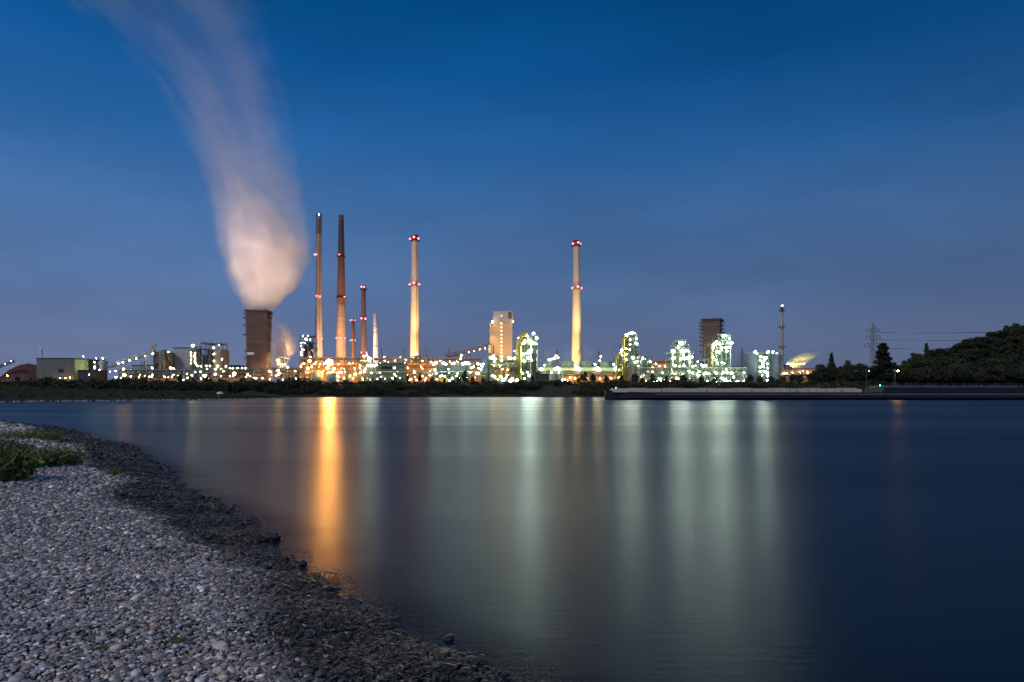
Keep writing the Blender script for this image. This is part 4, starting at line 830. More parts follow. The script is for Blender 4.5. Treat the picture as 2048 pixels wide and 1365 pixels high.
unit('process_unit', 'dense lit pipe structure in front of the coal tower', 'process unit', 550, 14, [(982, 1036, None, 722, 7, 4), (977, 1000, 722, 712, 3, 1)], [(993, 716, 4, 'yellow', None), (1007, 722, 3, 'pipe', None), (1020, 724, 5, 'pgreen', None), (1030, 716, 3, 'yellow', None)], [([(985, 735, 0), (1035, 735, 0)], .9, 'rust'), ([(985, 740, 0), (1035, 740, 0)], .7, 'rust'), ([(983, 730, 0), (1012, 730, 0), (1012, 765, 0)], .6, 'pgreen'), ([(1012, 728, 0), (1030, 728, 0), (1033, 700, 3)], .5, 'yellow')],
     [(981, 716, 'W', 1.7), (987, 712.5, 'W', 1.5), (990.5, 718, 'W', 1.4), (985, 717, 'Y', 1.3), (1003, 721, 'Y', 1.5), (1017, 716.5, 'W', 1.6), (1022, 717, 'W', 1.6), (1029, 717, 'W', 1.5), (1003, 713, 'Y', 1.5), (989, 754, 'W', 1.7), (985, 752, 'Y', 1.3), (1001, 753, 'Y', 1.3), (996, 759, 'y', .9), (1015, 751, 'o', .9), (1005, 739, 'o', .9), (1015, 740, 'o', .8), (1000, 733, 'y', .8), (1012, 756, 'o', .9), (1024, 758, 'o', .9)], 'fgreen')
unit('process_tower', 'tallest lit column unit right of the coal tower with a curved yellow duct', 'process unit', 556, 16, [(1040, 1074, None, 690, 4, 7), (1046, 1072, 690, 672, 3, 2)], [(1069, 694, 5, 'tank', None), (1058, 672, 6, 'yellow', None), (1048, 688, 4.5, 'pgreen', None), (1052, 700, 3, 'pipe', None)],
     [([(1036.5, 765, -1), (1036.5, 692, -1), (1038, 681, -1), (1042, 673, -1), (1049, 669, -1), (1054, 671, -1)], 1.9, 'yellow'), ([(1041, 765, -2), (1041, 694, -2), (1044, 684, -2), (1050, 680, -2)], .9, 'yellow'), ([(1062, 765, -1), (1062, 690, -1)], .6, 'pipe')],
     [(1053, 668.5, 'W', 1.5), (1067, 667.5, 'W', 2.0), (1073, 677, 'W', 2.2), (1055, 673.5, 'w', .9), (1058, 681, 'W', 2.3), (1062, 684, 'W', 2.3), (1067, 687, 'W', 2.3), (1072, 688, 'W', 1.6), (1047, 687, 'W', 1.7), (1050, 685, 'W', 1.4), (1043, 687, 'y', 1.2), (1061, 689, 'w', 1.3), (1062, 701, 'W', 2.0), (1057, 705, 'W', 1.9), (1053, 707, 'W', 1.5), (1046, 709, 'W', 1.6), (1042, 711, 'w', 1.2), (1056, 716, 'W', 2.1), (1061, 717, 'W', 1.7), (1047, 722, 'W', 1.9), (1050, 723, 'w', 1.3), (1064, 721, 'w', 1.0), (1038, 751, 'W', 1.7), (1045, 747, 'W', 1.4), (1055, 745, 'w', 1.2), (1058, 752, 'W', 1.5), (1049, 758, 'w', 1.2), (1036, 676, 'c', .5), (1037, 676.5, 'c', .5), (1029, 703, 'c', .5)], 'fgreen')
unit('process_tower', 'slim dark column tower joined right of the tallest lit unit', 'tower', 552, 10, [(1065, 1075, None, 697, 1, 6)], [(1070, 695, 3.4, 'tank', None)], [([(1074.6, 765, -1), (1074.6, 696, -1)], .35, 'conc')], [], 'steel')
root = thing('loading_bay', 'row of white garage lamps in front of the lit pipe structure by the bank', 'shed', W(1020, 766, 500))
a, b = X_(1000, 500), X_(1040, 500); MB().box(a, b, 502, 509, GZ, GZ + 4).build('wall', M['pgreen'], root); MB().box(a - .4, b + .4, 501, 509.5, GZ + 4.01, GZ + 4.5).build('roof', M['roofd'], root)
lamps([(1006, 761.5, 'W', 2.1), (1021, 762, 'W', 2.5), (1025, 759, 'W', 1.6), (1034, 761, 'W', 2.0), (1009, 759, 'y', 1.0)], 500, root)
mb = MB(); a, b = X_(945, 480), X_(1000, 480); mb.box(a, b, 480, 480.4, GZ, GZ + 2.6)
o = mb.build('boundary_wall', M['pale'], off=Vector((0, 0, 0))); tag(o, 'low pale wall on the bank below the coal tower', 'wall')
# cooling tower row
Y = 600; root = thing('cooling_tower_row', 'row of green cooling cells with corrugated fan rings around the cream chimney', 'cooling tower', (X_(1178, Y), Y + 8, GZ))
for (a, b) in ((1085.5, 1109.5), (1123, 1149), (1161, 1188), (1200, 1227), (1239, 1266)):
    X = (X_(a, Y) + X_(b, Y)) / 2; r = (X_(b, Y) - X_(a, Y)) / 2; z0, z1 = Z_(735, Y), Z_(722, Y)
    mbr = MB().lathe(X, Y + 8, [(r, z0), (r * .97, z0 + 1.5), (r * .98, z1), (r * .9, z1), (r * .88, z0 + .5)], 32, cap=False); ring = mbr.build('fan_ring', M['fangreen'], root, True)
    mb = MB(); mb.cyl(X, Y + 8, z0, z0 + 2.6, 1.0)
    for k in range(6): an = 1.047 * k; mb.beam((X, Y + 8, z0 + 2.2), (X + r * .82 * math.cos(an), Y + 8 + r * .82 * math.sin(an), z0 + 2.4), .5)
    mb.build('fan', M['steel'], ring)
MB().box(X_(1076, Y), X_(1279, Y), Y, Y + 18, Z_(750, Y), Z_(735.5, Y)).build('casing', M['pgreen'], root)
MB().box(X_(1075, Y), X_(1280, Y), Y - .6, Y + 18.5, Z_(735.4, Y), Z_(734.6, Y)).build('fan_deck', M['green'], root)
mb = MB()
for k in range(13): x = X_(1077, Y) + k * (X_(1278, Y) - X_(1077, Y)) / 12; mb.box(x - .4, x + .4, Y + .2, Y + 1, GZ, Z_(750.1, Y)); mb.box(x - .4, x + .4, Y + 16, Y + 17, GZ, Z_(750.1, Y))
mb.build('support_frame', M['conc2'], root)
mb = MB(); mb.box(X_(1078, Y), X_(1277, Y), Y + 3, Y + 3.4, GZ, Z_(752.5, Y)); mb.build('back_wall', M['orange_wall'], root)
for z in (743.5, 747.5): MB().tube([(X_(1074, Y), Y - 1.2, Z_(z, Y)), (X_(1281, Y), Y - 1.2, Z_(z, Y))], .8, 10).build('header_pipe', M['steel'], root, True)
lamps([(1083, 739, 'Y', 2.6), (1089, 731, 'w', 1.3), (1115, 737.5, 'Y', 3.2), (1119, 740, 'y', 2.0), (1111, 739, 'w', 1.8), (1155, 737.5, 'Y', 3.2), (1159, 740, 'y', 2.0), (1151, 732, 'w', 1.4), (1194.5, 738, 'Y', 3.3), (1198, 741, 'y', 2.2), (1190, 729, 'w', 1.1), (1232, 738, 'W', 3.2), (1236, 741, 'y', 2.0), (1227, 729.5, 'w', 1.2), (1098, 720, 'W', 1.3), (1104, 718.5, 'W', 1.3), (1109, 718, 'w', 1.2), (1112, 712.5, 'w', 1.3), (1116, 716, 'Y', 1.3), (1103, 746, 'y', 1.2), (1199.5, 721.5, 'W', 1.1), (1201.5, 713.5, 'W', .95), (1118, 746, 'w', 1.0)], Y - 3, root)
lamps([(1140, 756, 'o', .9), (1150, 757, 'o', 1.0), (1175, 757, 'o', .9), (1200, 758, 'o', 1.0), (1222, 757, 'o', 1.0), (1135, 762, 'o', .9), (1215, 762, 'o', 1.0), (1250, 761, 'o', .9), (1238, 756, 'o', .9)], Y - 1.0, root)
chimney('thin rust stack left of the cream chimney among the fans', 606, [(1113.5, 1.6, 702), (1113.5, 1.6, 740)], M['rust'], ladder=False, n=10, name='vent_stack', group='thin stacks in the middle of the works')
chimney('thin rust stack with two white lamps right of the cream chimney', 606, [(1197.5, 1.5, 703), (1197.5, 1.5, 740)], M['rust'], ladder=False, n=10, name='vent_stack', group='thin stacks in the middle of the works')
tankv('storage_tank', 'pale green upright tank left one of the pair under the fans', 'tank', 1099, 1112, 749, 545, M['fangreen'], .4, rail=False, group='pair of pale green tanks'); tankv('storage_tank', 'pale green upright tank right one of the pair under the fans', 'tank', 1113.5, 1126, 749, 545, M['fangreen'], .4, rail=False, group='pair of pale green tanks')
lamps([(1125, 760.5, 'Y', 1.4), (1130, 760, 'w', 1.0)], 538, bpy.data.objects['storage_tank.006'])
hall('shed', 'low dark shed left of the pair of pale green tanks', 'shed', 1078, 1098, 750, 548, 10, M['roofd'])
# yellow grey columns
unit('process_unit', 'yellow and grey column pair with a crown of white lamps at the fan row end', 'process unit', 585, 14, [(1245, 1279, 735, 690, 3, 4), (1233, 1245, None, 712, 1, 4), (1250, 1274, 690, 671, 2, 2)], [(1251.5, 674, 3.6, 'yellow', None), (1257, 680, 2, 'yellow', None), (1268.5, 671, 7.5, 'pale', None), (1237, 710, 2, 'yellow', None), (1278, 705, 2, 'rust', None)],
     [([(1233.5, 765, -2), (1234, 716, -2), (1237, 709, -2), (1243, 708, -2)], 1.2, 'yellow'), ([(1246.5, 765, -2), (1246.5, 681, -2), (1249, 676, -2), (1254, 674, -2)], 1.1, 'yellow'), ([(1274, 730, -2), (1279, 706, -2)], .5, 'rust')],
     [(1253, 670, 'W', 2.1), (1258, 668, 'W', 1.6), (1264, 666, 'W', 2.3), (1262, 668, 'W', 1.6), (1270, 667, 'w', .9), (1273, 677.5, 'W', 1.9), (1273, 688, 'W', 2.0), (1271, 686, 'w', 1.3), (1243.5, 701, 'W', 2.1), (1244.5, 711, 'w', 1.1), (1260, 680.5, 'y', 1.3), (1259.5, 690, 'y', 1.0), (1259.5, 700, 'y', 1.0), (1252.5, 698, 'y', 1.1), (1252.5, 709, 'y', 1.3), (1265.5, 716, 'W', 2.1), (1253, 720, 'y', 1.2), (1270, 725, 'W', 1.6), (1275, 723, 'w', 1.3), (1276, 732, 'w', 1.3), (1285.5, 717, 'W', 2.0), (1300, 724, 'W', 1.3), (1277, 719, 'o', .9)], 'fgreen', px=1260)
unit('process_unit', 'low pipe cluster with white lamps left of the ochre conveyor gallery', 'process unit', 575, 12, [(1279, 1302, None, 716, 3, 4)], [(1288, 718, 4, 'pgreen', None), (1296, 715, 2, 'pipe', None)], [], [(1282, 754, 'w', 1.1), (1287.5, 751, 'y', .9), (1296, 744, 'w', .9), (1280, 753, 'w', .8), (1290, 737, 'w', .8)], 'fgreen')
r, *_ = hall('plant_building', 'ochre gallery building lit orange behind the pipe bridge', 'building', 1301, 1346, 726, 640, 12, M['orange_wall']); MB().box(X_(1322, 640), X_(1338, 640), 641, 650, Z_(725.3, 640), Z_(720.5, 640)).build('roof_house', M['orange_wall'], r)
lamps([(1305, 735, 'o', .9), (1319, 733, 'y', .7), (1330, 733, 'o', .9), (1342, 727, 'y', .8), (1312, 728, 'o', .7)], 635, r)
LW = lambda q, a, b, c, d, n, kinds='WWwwwy', r0=.9, r1=1.9: [(q.uniform(a, b), q.uniform(c, d), q.choice(kinds), q.uniform(r0, r1)) for _ in range(n)]
q = random.Random(21)
unit('process_unit', 'stepped steel tower covered in white lamps left of the right quench tower', 'process unit', 560, 18, [(1342, 1386, None, 706, 5, 5), (1352, 1377, 706, 692, 3, 2), (1357, 1371, 692, 683, 2, 1)], [(1350, 712, 4, 'pgreen', None), (1366, 694, 5, 'pipe', None), (1376, 704, 4, 'tank', None), (1358, 700, 3, 'yellow', None)], [([(1344, 765, -1), (1344, 708, -1), (1350, 704, -1)], .8, 'pgreen'), ([(1380, 765, -1), (1380, 708, -1)], .7, 'pipe')],
     [(1345.5, 702.5, 'W', 2.3), (1361, 686, 'W', 2.3), (1365, 687.5, 'W', 1.9), (1356.5, 695.5, 'W', 1.5), (1363, 702, 'W', 1.6), (1368, 702, 'W', 1.9), (1372, 701, 'W', 1.5), (1366.5, 710, 'W', 1.5), (1345, 717, 'w', 1.3), (1350, 716, 'w', 1.3), (1362, 718, 'W', 1.7), (1369, 717, 'W', 2.1), (1374, 717, 'W', 2.2), (1380, 716, 'W', 2.0), (1384, 714, 'W', 1.4), (1350, 732, 'w', 1.5), (1359, 733, 'w', 1.1), (1368, 732, 'w', 1.4), (1377, 703, 'w', .8)] + LW(q, 1344, 1386, 738, 760, 7), 'pgreen')
chimney('short rust red stack left of the right quench tower', 600, [(1387, 2.2, 709), (1387, 2.2, 740)], M['rust'], ladder=False, n=10, name='vent_stack', group='thin stacks in the middle of the works')
quench('plank clad quench tower on the right side without steam', 1424, 45, 639, 660, -.42, [(0, 1.16), (.25, 1.08), (.4, .98), (.6, .96), (1, 1.0)], .8, 9)
spot(1390, 735, 630, 1415, 690, 650, 35000, (1, .66, .4), 60, bpy.data.objects['quench_tower.001'])  # lamp added to lighten the dark tower wall
unit('process_unit', 'broad steel tower covered in white lamps in front of the right quench tower', 'process unit', 560, 18, [(1422, 1462, None, 690, 4, 6), (1438, 1460, 690, 672, 3, 2), (1410, 1422, None, 720, 1, 3)], [(1431, 692, 5, 'yellow', None), (1448, 678, 6, 'pgreen', None), (1457, 690, 4, 'tank', None), (1440, 700, 3, 'pipe', None)], [([(1424, 765, -1), (1424, 688, -1), (1428, 684, -1), (1434, 683, -1)], .9, 'yellow'), ([(1460.5, 765, -1), (1460.5, 690, -1)], .5, 'pgreen')],
     [(1446, 672.5, 'W', 1.7), (1452, 672.5, 'W', 1.7), (1459, 677, 'W', 1.8), (1463, 686, 'W', 2.3), (1455, 686, 'w', 1.2), (1430.5, 688, 'W', 2.3), (1433, 684, 'W', 1.7), (1428, 691, 'W', 1.8), (1439, 687.5, 'W', 1.8), (1426, 697, 'W', 1.4), (1443, 696, 'W', 1.8), (1450, 696, 'w', 1.2), (1455.5, 696, 'W', 1.7), (1434.5, 704.5, 'W', 1.9), (1438, 704, 'w', 1.3), (1453.5, 703.5, 'W', 1.8), (1427, 716, 'w', 1.5), (1432, 721, 'w', 1.3), (1435, 727, 'W', 1.4), (1403, 730, 'y', 1.2), (1406, 732.5, 'W', 1.9), (1411, 732, 'W', 1.5), (1395.5, 724, 'c', 1.1), (1444, 726, 'w', 1.1), (1448, 727, 'w', .8)] + LW(q, 1420, 1464, 742, 764, 8), 'pgreen')
rack('long green pipe bridge full of white lamps from the fan row to the grey tanks', 1280, 1492, 737, 545, 18, 3, 'fgreen', sd=12, lights=LW(q, 1375, 1435, 744, 750, 9) + LW(q, 1282, 1370, 738, 760, 7, 'wwoy', .7, 1.2) + [(1385, 733, 'w', .9), (1397, 752, 'W', 1.5), (1356, 759, 'W', 1.9), (1353, 757, 'w', 1.5), (1391, 732, 'o', .7), (1446, 745, 'W', 1.4), (1454, 746, 'o', 1.2), (1463, 747, 'W', 1.9), (1467, 754, 'W', 1.4), (1475, 763, 'W', 1.6), (1487, 760, 'W', 2.3), (1488, 746, 'y', 1.2), (1443, 758, 'W', 1.4), (1452, 739.5, 'w', 1.0)])
rack('low green pipe bridge beside the bank trees below the white lamp towers', 1392, 1490, 751, 525, 8, 2, 'fgreen', sd=13, lights=LW(q, 1395, 1488, 755, 764, 8, 'Wwwy', .8, 1.3))
rack('low pipe bridge behind the bank trees right of the fan row', 1281, 1350, 750, 530, 6, 2, 'fgreen', sd=14, lights=LW(q, 1283, 1348, 758, 765, 9, 'woowc', .7, 1.2))
hall('yard_wall', 'long low ochre wall behind the bank trees below the white lamp towers', 'wall', 1320, 1400, 760, 540, 4, M['orange_wall'])
unit('substation', 'low steel grid structure between the right quench tower and the grey tanks', 'process unit', 600, 12, [(1462, 1491, None, 733, 4, 3)], [(1470, 736, 3, 'pgreen', None), (1480, 738, 3, 'tank', None)], [], [], 'fgreen')
t1 = tankv('storage_tank', 'big blue grey tank with railing, left one of the pair by the flare stack', 'tank', 1489.5, 1523, 709.5, 570, M['btank'], .06, group='big blue grey tanks'); t2 = tankv('storage_tank', 'big blue grey tank with railing, right one next to the flare stack', 'tank', 1536, 1562.5, 710.5, 570, M['btank'], .06, group='big blue grey tanks')
lamps([(1510.5, 704.5, 'W', 2.1), (1514, 707, 'w', .7)], 560, t1); lamps([(1535.5, 705, 'W', 2.0), (1546, 704.5, 'Y', 1.4), (1553, 707, 'w', .6)], 560, t2)
unit('stair_tower', 'lit stair tower filling the gap of the two big blue grey tanks', 'tower', 562, 8, [(1518, 1538, None, 709, 2, 9)], [(1528, 712, 3, 'pgreen', None)], [], [(1520.5, 713, 'w', 1.3), (1527, 715, 'w', .9), (1533, 716, 'W', 1.4), (1521, 721, 'W', 1.5), (1530, 720, 'W', 1.5), (1525, 727, 'W', 1.5), (1528, 726, 'w', 1.2), (1535, 728, 'w', 1.1), (1520, 735, 'W', 1.4), (1526, 733, 'W', 1.7), (1535, 737, 'w', 1.2), (1520, 743.5, 'W', 1.6), (1530, 744, 'W', 1.7), (1535, 746, 'W', 1.6), (1535, 752, 'W', 1.6), (1534, 761, 'W', 1.3), (1524, 751, 'w', 1.0)], 'fgreen')
FL = chimney('tall slim flare stack with a small flame right of the grey tanks', 600, [(1564.4, 1.7, 613), (1564.2, 1.7, 621), (1563.8, 2.2, 622), (1563, 2.6, 690), (1562, 3.3, 735)], M['conc2'], ladder=True, n=12, rings=[622, 655, 695], bands=[(613.2, 621, M['dark'])], name='flare_stack')
mb = MB(); x = X_(1564.5, 600); z = Z_(613, 600); mb.lathe(x, 600, [(.5, z), (.8, z + .2), (1.0, z + .5), (.7, z + .9), (.1, z + 1.2)], 10); mb.build('flame', emis('flame_glow', (1, .93, .8), 9), FL, True)
lamps([(1568, 747, 'Y', 1.0)], 560, FL)
r, a, b, zt = hall('cooling_shed', 'long dark roofed shed with yellow steam over its roof vent', 'shed', 1563, 1632, 739, 600, 22, M['orange_wall']); MB().frame(X_(1571, 600), X_(1610, 600), 602, 616, zt + .8, Z_(731, 600), 5, 1, .5).build('roof_frame', M['dark'], r); MB().box(X_(1570, 600), X_(1611, 600), 601, 617, Z_(731, 600) + .01, Z_(730, 600)).build('vent_roof', M['dark'], r)
lamps([(1575, 728.5, 'Y', .8), (1580, 728.3, 'y', .7), (1587, 728.3, 'y', .7), (1594, 728.3, 'y', .7), (1601, 728.3, 'y', .7), (1607, 728.3, 'y', .7)], 609, r)
lamps([(1573, 747, 'o', .7), (1585, 746, 'o', .7), (1600, 745, 'o', .7), (1615, 747, 'o', .9), (1628, 754, 'Y', 1.1), (1606, 743, 'y', .6), (1620, 750, 'o', .8)], 596, r)
spot(1582, 736, 598, 1600, 714, 609, 170000, (1, .80, .12), 100, r)  # lamp added to brighten the steam over the roof vent
rack('orange lit pipe bridge below the long dark shed', 1565, 1635, 750, 560, 6, 2, 'rust', sd=17)
for lb, px, py, k, r in [('pale street lamp mast below the long dark shed', 1614.5, 744, 'y', .5), ('orange street lamp right below the long dark shed', 1622, 752, 'o', .6), ('white street lamp between grey tanks and bank trees', 1505, 759, 'o', .7), ('white star street lamp on the bank left of the fan row', 1004, 757, 'w', .8), ('white street lamp among bank trees right of the cooling row', 1246.5, 762.5, 'w', .8), ('low white lamp in the bank trees between cooling row and lamp towers', 1313, 763.5, 'c', 1.3), ('second low white lamp in the bank trees left of the stepped tower', 1329.5, 765.5, 'c', 1.0), ('orange lamp among bank trees below the ochre gallery', 1307, 754.5, 'o', 1.1), ('white lamp among bank trees below the ochre gallery', 1321, 758.5, 'w', 1.2)]:
    streetlamp(lb, px, py, 500, k, r)

# pylons and wires --------------------------------------------------------------------
def pylon(label, px, pyt, Y, wpx, arms, m, w=.3):
    X = X_(px, Y); zt = Z_(pyt, Y); H = zt - GZ; root = thing('pylon', label, 'pylon', (X, Y, GZ), 'power line pylons'); bw = wpx / F * Y / 2
    def half(f): return bw * np.interp(f, (0, .5, .95, 1), (1, .55, .22, .03))
    mb = MB(); n = 12
    for i in range(n):
        f0, f1 = i / n, (i + 1) / n; h0, h1 = half(f0), half(f1); z0, z1 = GZ + H * f0, GZ + H * f1
        for sx_, sy_ in ((-1, -1), (1, -1), (1, 1), (-1, 1)): mb.beam((X + sx_ * h0, Y + sy_ * h0, z0), (X + sx_ * h1, Y + sy_ * h1, z1), w)
        for s in (-1, 1): mb.beam((X - h0, Y + s * h0, z0), (X + h1, Y + s * h1, z1), w * .6); mb.beam((X + h0, Y + s * h0, z0), (X - h1, Y + s * h1, z1), w * .6); mb.beam((X - h1, Y + s * h1, z1), (X + h1, Y + s * h1, z1), w * .5)
    mb.build('lattice_mast', m, root); tips = []
    for (py, hw) in arms:
        z = Z_(py, Y); L_ = hw / F * Y; h = half((z - GZ) / H); mb = MB()
        for s in (-1, 1):
            for y in (-h, h): mb.beam((X, Y + y, z), (X + s * L_, Y, z), w * .8); mb.beam((X, Y + y, z + 1.8), (X + s * L_, Y, z), w * .6)
        mb.build('crossarm', m, root)
        for s in (-1, 1):
            for k in (1.0, .5):
                if k < 1 and hw < 10: continue
                t = Vector((X + s * L_ * k, Y, z)); MB().lathe(t.x, t.y, [(.1, z - 3.6), (.28, z - 3.3), (.28, z - .6), (.1, z - .2)], 8).build('insulator', M['dark'], root); tips.append(t - Vector((0, 0, 3.6)))
    return tips
tA = pylon('tall grey power pylon with three crossarms by the poplar on the right', 1746, 645, 640, 13, [(657, 11), (672, 14), (688, 16)], mat('galvanised', (.30, .29, .28), .6), .34)
tB = pylon('small distant power pylon between lamp towers and grey tanks', 1484.5, 697, 1100, 10, [(708, 6), (715, 8), (723, 9)], M['rust'], .35)
def wire(a, b, sag, lb, r=.055):
    pts = [a.lerp(b, i / 24) - Vector((0, 0, sag * 4 * (i / 24) * (1 - i / 24))) for i in range(25)]
    o = MB().tube(pts, r, 5).build('power_line', M['dark'], off=Vector((0, 0, 0))); tag(o, lb, 'power line', 'power lines on the right')
far = Vector((X_(2420, 560), 560, 0))
for i, t in enumerate(tA):
    arm = ('upper', 'middle', 'lowest')[i // 4]; end = ('left end', 'inner left', 'right end', 'inner right')[i % 4]
    wire(t, Vector((far.x, far.y + t.x - tA[0].x, t.z + 8)), 6, f'thin power line towards the hill from the {arm} pylon arm, {end}')
    if i % 2 == 0:
        wire(t, tB[i // 2], 9, f'thin power line to the small pylon from the {arm} arm, {end}')

# ------------------------------------------------------------------ vegetation
TREE = []
def crown_mesh(name, sd, rx, rz, n, leaf, m, shape='round'):
    q = random.Random(sd); mb = MB(); cl = []
    nc = 34
    for i in range(nc):
        if shape == 'round':
            v = Vector((q.gauss(0, 1), q.gauss(0, 1), q.gauss(0, 1))).normalized() * q.uniform(.45, .95); c = Vector((v.x * rx, v.y * rx, v.z * rz + rz)); s = q.uniform(.22, .40) * rx
        elif shape == 'column':
            t = (i + .5) / nc; w = min(1, .72 + t) * (1 - max(0, t - .32) / .72); a = q.uniform(0, 6.28); rr = rx * w * q.uniform(.3, .75); c = Vector((rr * math.cos(a), rr * math.sin(a), 2 * rz * t)); s = rx * (.2 + .30 * w) * q.uniform(.8, 1.15)
        else:
            a = q.uniform(0, 6.28); rr = rx * math.sqrt(q.random()) * .9; c = Vector((rr * math.cos(a), rr * math.sin(a), rz * 1.5 * q.uniform(.1, 1) * (1 - (rr / rx) ** 2 * .6))); s = q.uniform(.2, .36) * rx
        cl.append((c, s))
    for (c, s) in cl:
        for _ in range(n // nc):
            d = Vector((q.gauss(0, 1), q.gauss(0, 1), q.gauss(0, 1))).normalized() * (q.random() ** .45) * s; p = c + d
            if p.z < .05: p.z = q.uniform(.05, .5)
            u = Vector((q.gauss(0, 1), q.gauss(0, 1), q.gauss(0, 1))).normalized() * leaf * q.uniform(.6, 1.4); w = u.cross(Vector((q.gauss(0, 1), q.gauss(0, 1), q.gauss(0, 1)))).normalized() * leaf * q.uniform(.3, .6)
            mb.add([p - u * .5, p + w * .6, p + u * .6, p - w * .6], [(0, 1, 2, 3)])
    me_o = mb.build(name, m, off=Vector((0, 0, 0))); me = me_o.data; bpy.data.objects.remove(me_o); return me
def trunk_mesh(sd, h, r, hc):
    q = random.Random(sd); mb = MB(); mb.tube([(0, 0, -.5), (q.uniform(-.2, .2), 0, h * .5), (q.uniform(-.3, .3), q.uniform(-.3, .3), h)], r, 7)
    for k in range(6): a = k * 1.05 + q.uniform(-.3, .3); mb.beam((0, 0, h * q.uniform(.6, .95)), (math.cos(a) * hc * .55, math.sin(a) * hc * .55, h + hc * q.uniform(.3, .9)), r * .5)
    o = mb.build('trunk', M['bark'], off=Vector((0, 0, 0))); me = o.data; bpy.data.objects.remove(o); return me
CROWN = [crown_mesh('crown', s, 3.4, 3.0, 2300, .72, M['leaf'] if s % 2 else M['leaf2']) for s in range(4)]
TRUNK = [trunk_mesh(s, 2.4, .28, 3.2) for s in range(4)]
COLM = crown_mesh('crown', 50, 3.6, 10.5, 7500, .95, M['leaf'], 'column'); COLT = trunk_mesh(9, 1.5, .4, 2)
SHR = [crown_mesh('shrub', 70 + s, 3.2, 2.0, 700, .55, M['leaf'] if s % 2 else M['leaf2'], 'shrub') for s in range(4)]
def tree(label, x, y, z, h, w, k, group, name='tree', rz=None, cm=None, tm=None):
    base_h = 8.2 if cm is None else 22.3; base_w = 3.7 if cm is None else 3.4
    root = thing(name, label, 'tree', (x, y, z), group); root.scale = (w / base_w, w / base_w, h / base_h); root.rotation_euler = (0, 0, rz or 0)
    t = bpy.data.objects.new('trunk', tm or TRUNK[k]); COL.objects.link(t); t.parent = root
    c = bpy.data.objects.new('crown', cm or CROWN[k]); COL.objects.link(c); c.parent = root; c.location = (0, 0, 2.2 if cm is None else 1.2); return root
q = random.Random(77)
def bank_z(y): return float(np.interp(y, (411, 414, 424, 436, 442), (0, .7, 3.2, 6.6, GZ)))
LAND = [(-40, 75, 'the red ore heap'), (75, 160, 'the grey green hall'), (160, 230, 'the low annex and silo'), (230, 310, 'the long lit conveyor'), (310, 400, 'the brown tank and pale block'), (400, 490, 'the brown clad process building'), (490, 545, 'the big quench tower'), (545, 620, 'the orange steam'), (620, 700, 'the big orange lamp'), (700, 760, 'the dark red chimney'), (760, 815, 'the green clad building'), (815, 870, 'the cream chimney by the ovens'), (870, 945, 'the two grey green tanks'), (945, 985, 'the rust coloured conveyor'), (985, 1040, 'the coal tower'), (1040, 1080, 'the tallest lit column unit'), (1080, 1140, 'the pair of pale green tanks'), (1140, 1200, 'the cream chimney among the fans'), (1200, 1285, 'the right end of the fan row'), (1285, 1345, 'the ochre gallery building'), (1345, 1400, 'the stepped lamp tower'), (1400, 1470, 'the right quench tower'), (1470, 1565, 'the big blue grey tanks'), (1565, 1640, 'the long dark shed'), (1640, 1760, 'the small round topped trees'), (1760, 1900, 'the foot of the hill'), (1900, 2200, 'the wooded hill')]
def land(px):
    for a, b, n in LAND:
        if a <= px < b: return n
    return 'the works'
cnt = {}
px = -45.0
while px < 1800:      # shrub belt on the embankment, in two rows
    for row in (0, 1, 2):
        y = (430, 447, 420)[row] + q.uniform(-5, 4); X = X_(px + q.uniform(-6, 6), y); lim = 8 if px < 560 else 5.6
        if row == 2 and px < 540: continue
        if px > 1060 and px < 1150 and row != 1: continue
        h = (q.uniform(2.6, 5.0) if px < 620 else q.uniform(2.2, 4.0)) * (1.15, .85, .85)[row] * (1.25 if q.random() < .2 else 1)
        k = q.randrange(4); o = bpy.data.objects.new('shrub', SHR[k]); COL.objects.link(o); z = bank_z(y)
        w = h * q.uniform(1.4, 2.1); o.location = (X, y, z - .2); o.scale = (w / 3.0, w / 3.0, h / 3.0); o.rotation_euler = (0, 0, q.uniform(0, 6.28))
        rowt = ('low on the far bank', 'atop the far bank', 'by the water')[row]
        tag(o, f'dark shrub {rowt} below {land(px)}', 'shrub', 'shrubs along the far embankment')
    px += q.uniform(15, 19.5)
trees = [(35, 753, 8), (62, 757, 9), (100, 754, 10), (92, 752, 7), (150, 760, 6), (185, 757, 9), (225, 758, 9), (290, 754, 10), (335, 758, 9), (360, 752, 10), (386, 757, 9), (413, 753, 11), (440, 757, 8), (483, 757, 9), (510, 758, 8), (557, 757, 7), (578, 754, 4), (600, 758, 9), (640, 761, 8), (690, 760, 8), (815, 749, 8), (840, 749, 8), (930, 742, 13), (918, 752, 8), (945, 754, 8), (966, 757, 9), (790, 755, 6), (760, 756, 7), (865, 755, 8), (889, 755, 6), (905, 759, 5), (1168, 743, 16), (1158, 756, 10), (1186, 749, 11), (1212, 751, 11), (1243, 750, 10), (1270, 748, 15), (1285, 757, 10), (1305, 748, 9), (1332, 750, 8), (1350, 758, 10), (1367, 749, 14), (1403, 752, 10), (1430, 750, 10), (1462, 757, 8), (1500, 751, 15), (1520, 752, 12), (1544, 752, 13), (1566, 753, 12), (1585, 750, 14), (1600, 750, 14), (1555, 758, 9), (1075, 742, 5), (1065, 752, 8)]
for i, (px, py, w) in enumerate(trees):
    y = 452 + (i * 7) % 17; h = max(3, Z_(py, y) - GZ); ww = w / F * y / 2 * 1.15
    wd = 'wide' if w >= 13 else 'narrow' if w <= 7 else 'bushy'
    tree(f'{wd} dark tree on the far bank before {land(px)}', X_(px, y), y, GZ, h, ww, i % 4, 'trees on the far bank top', rz=i * 1.3)
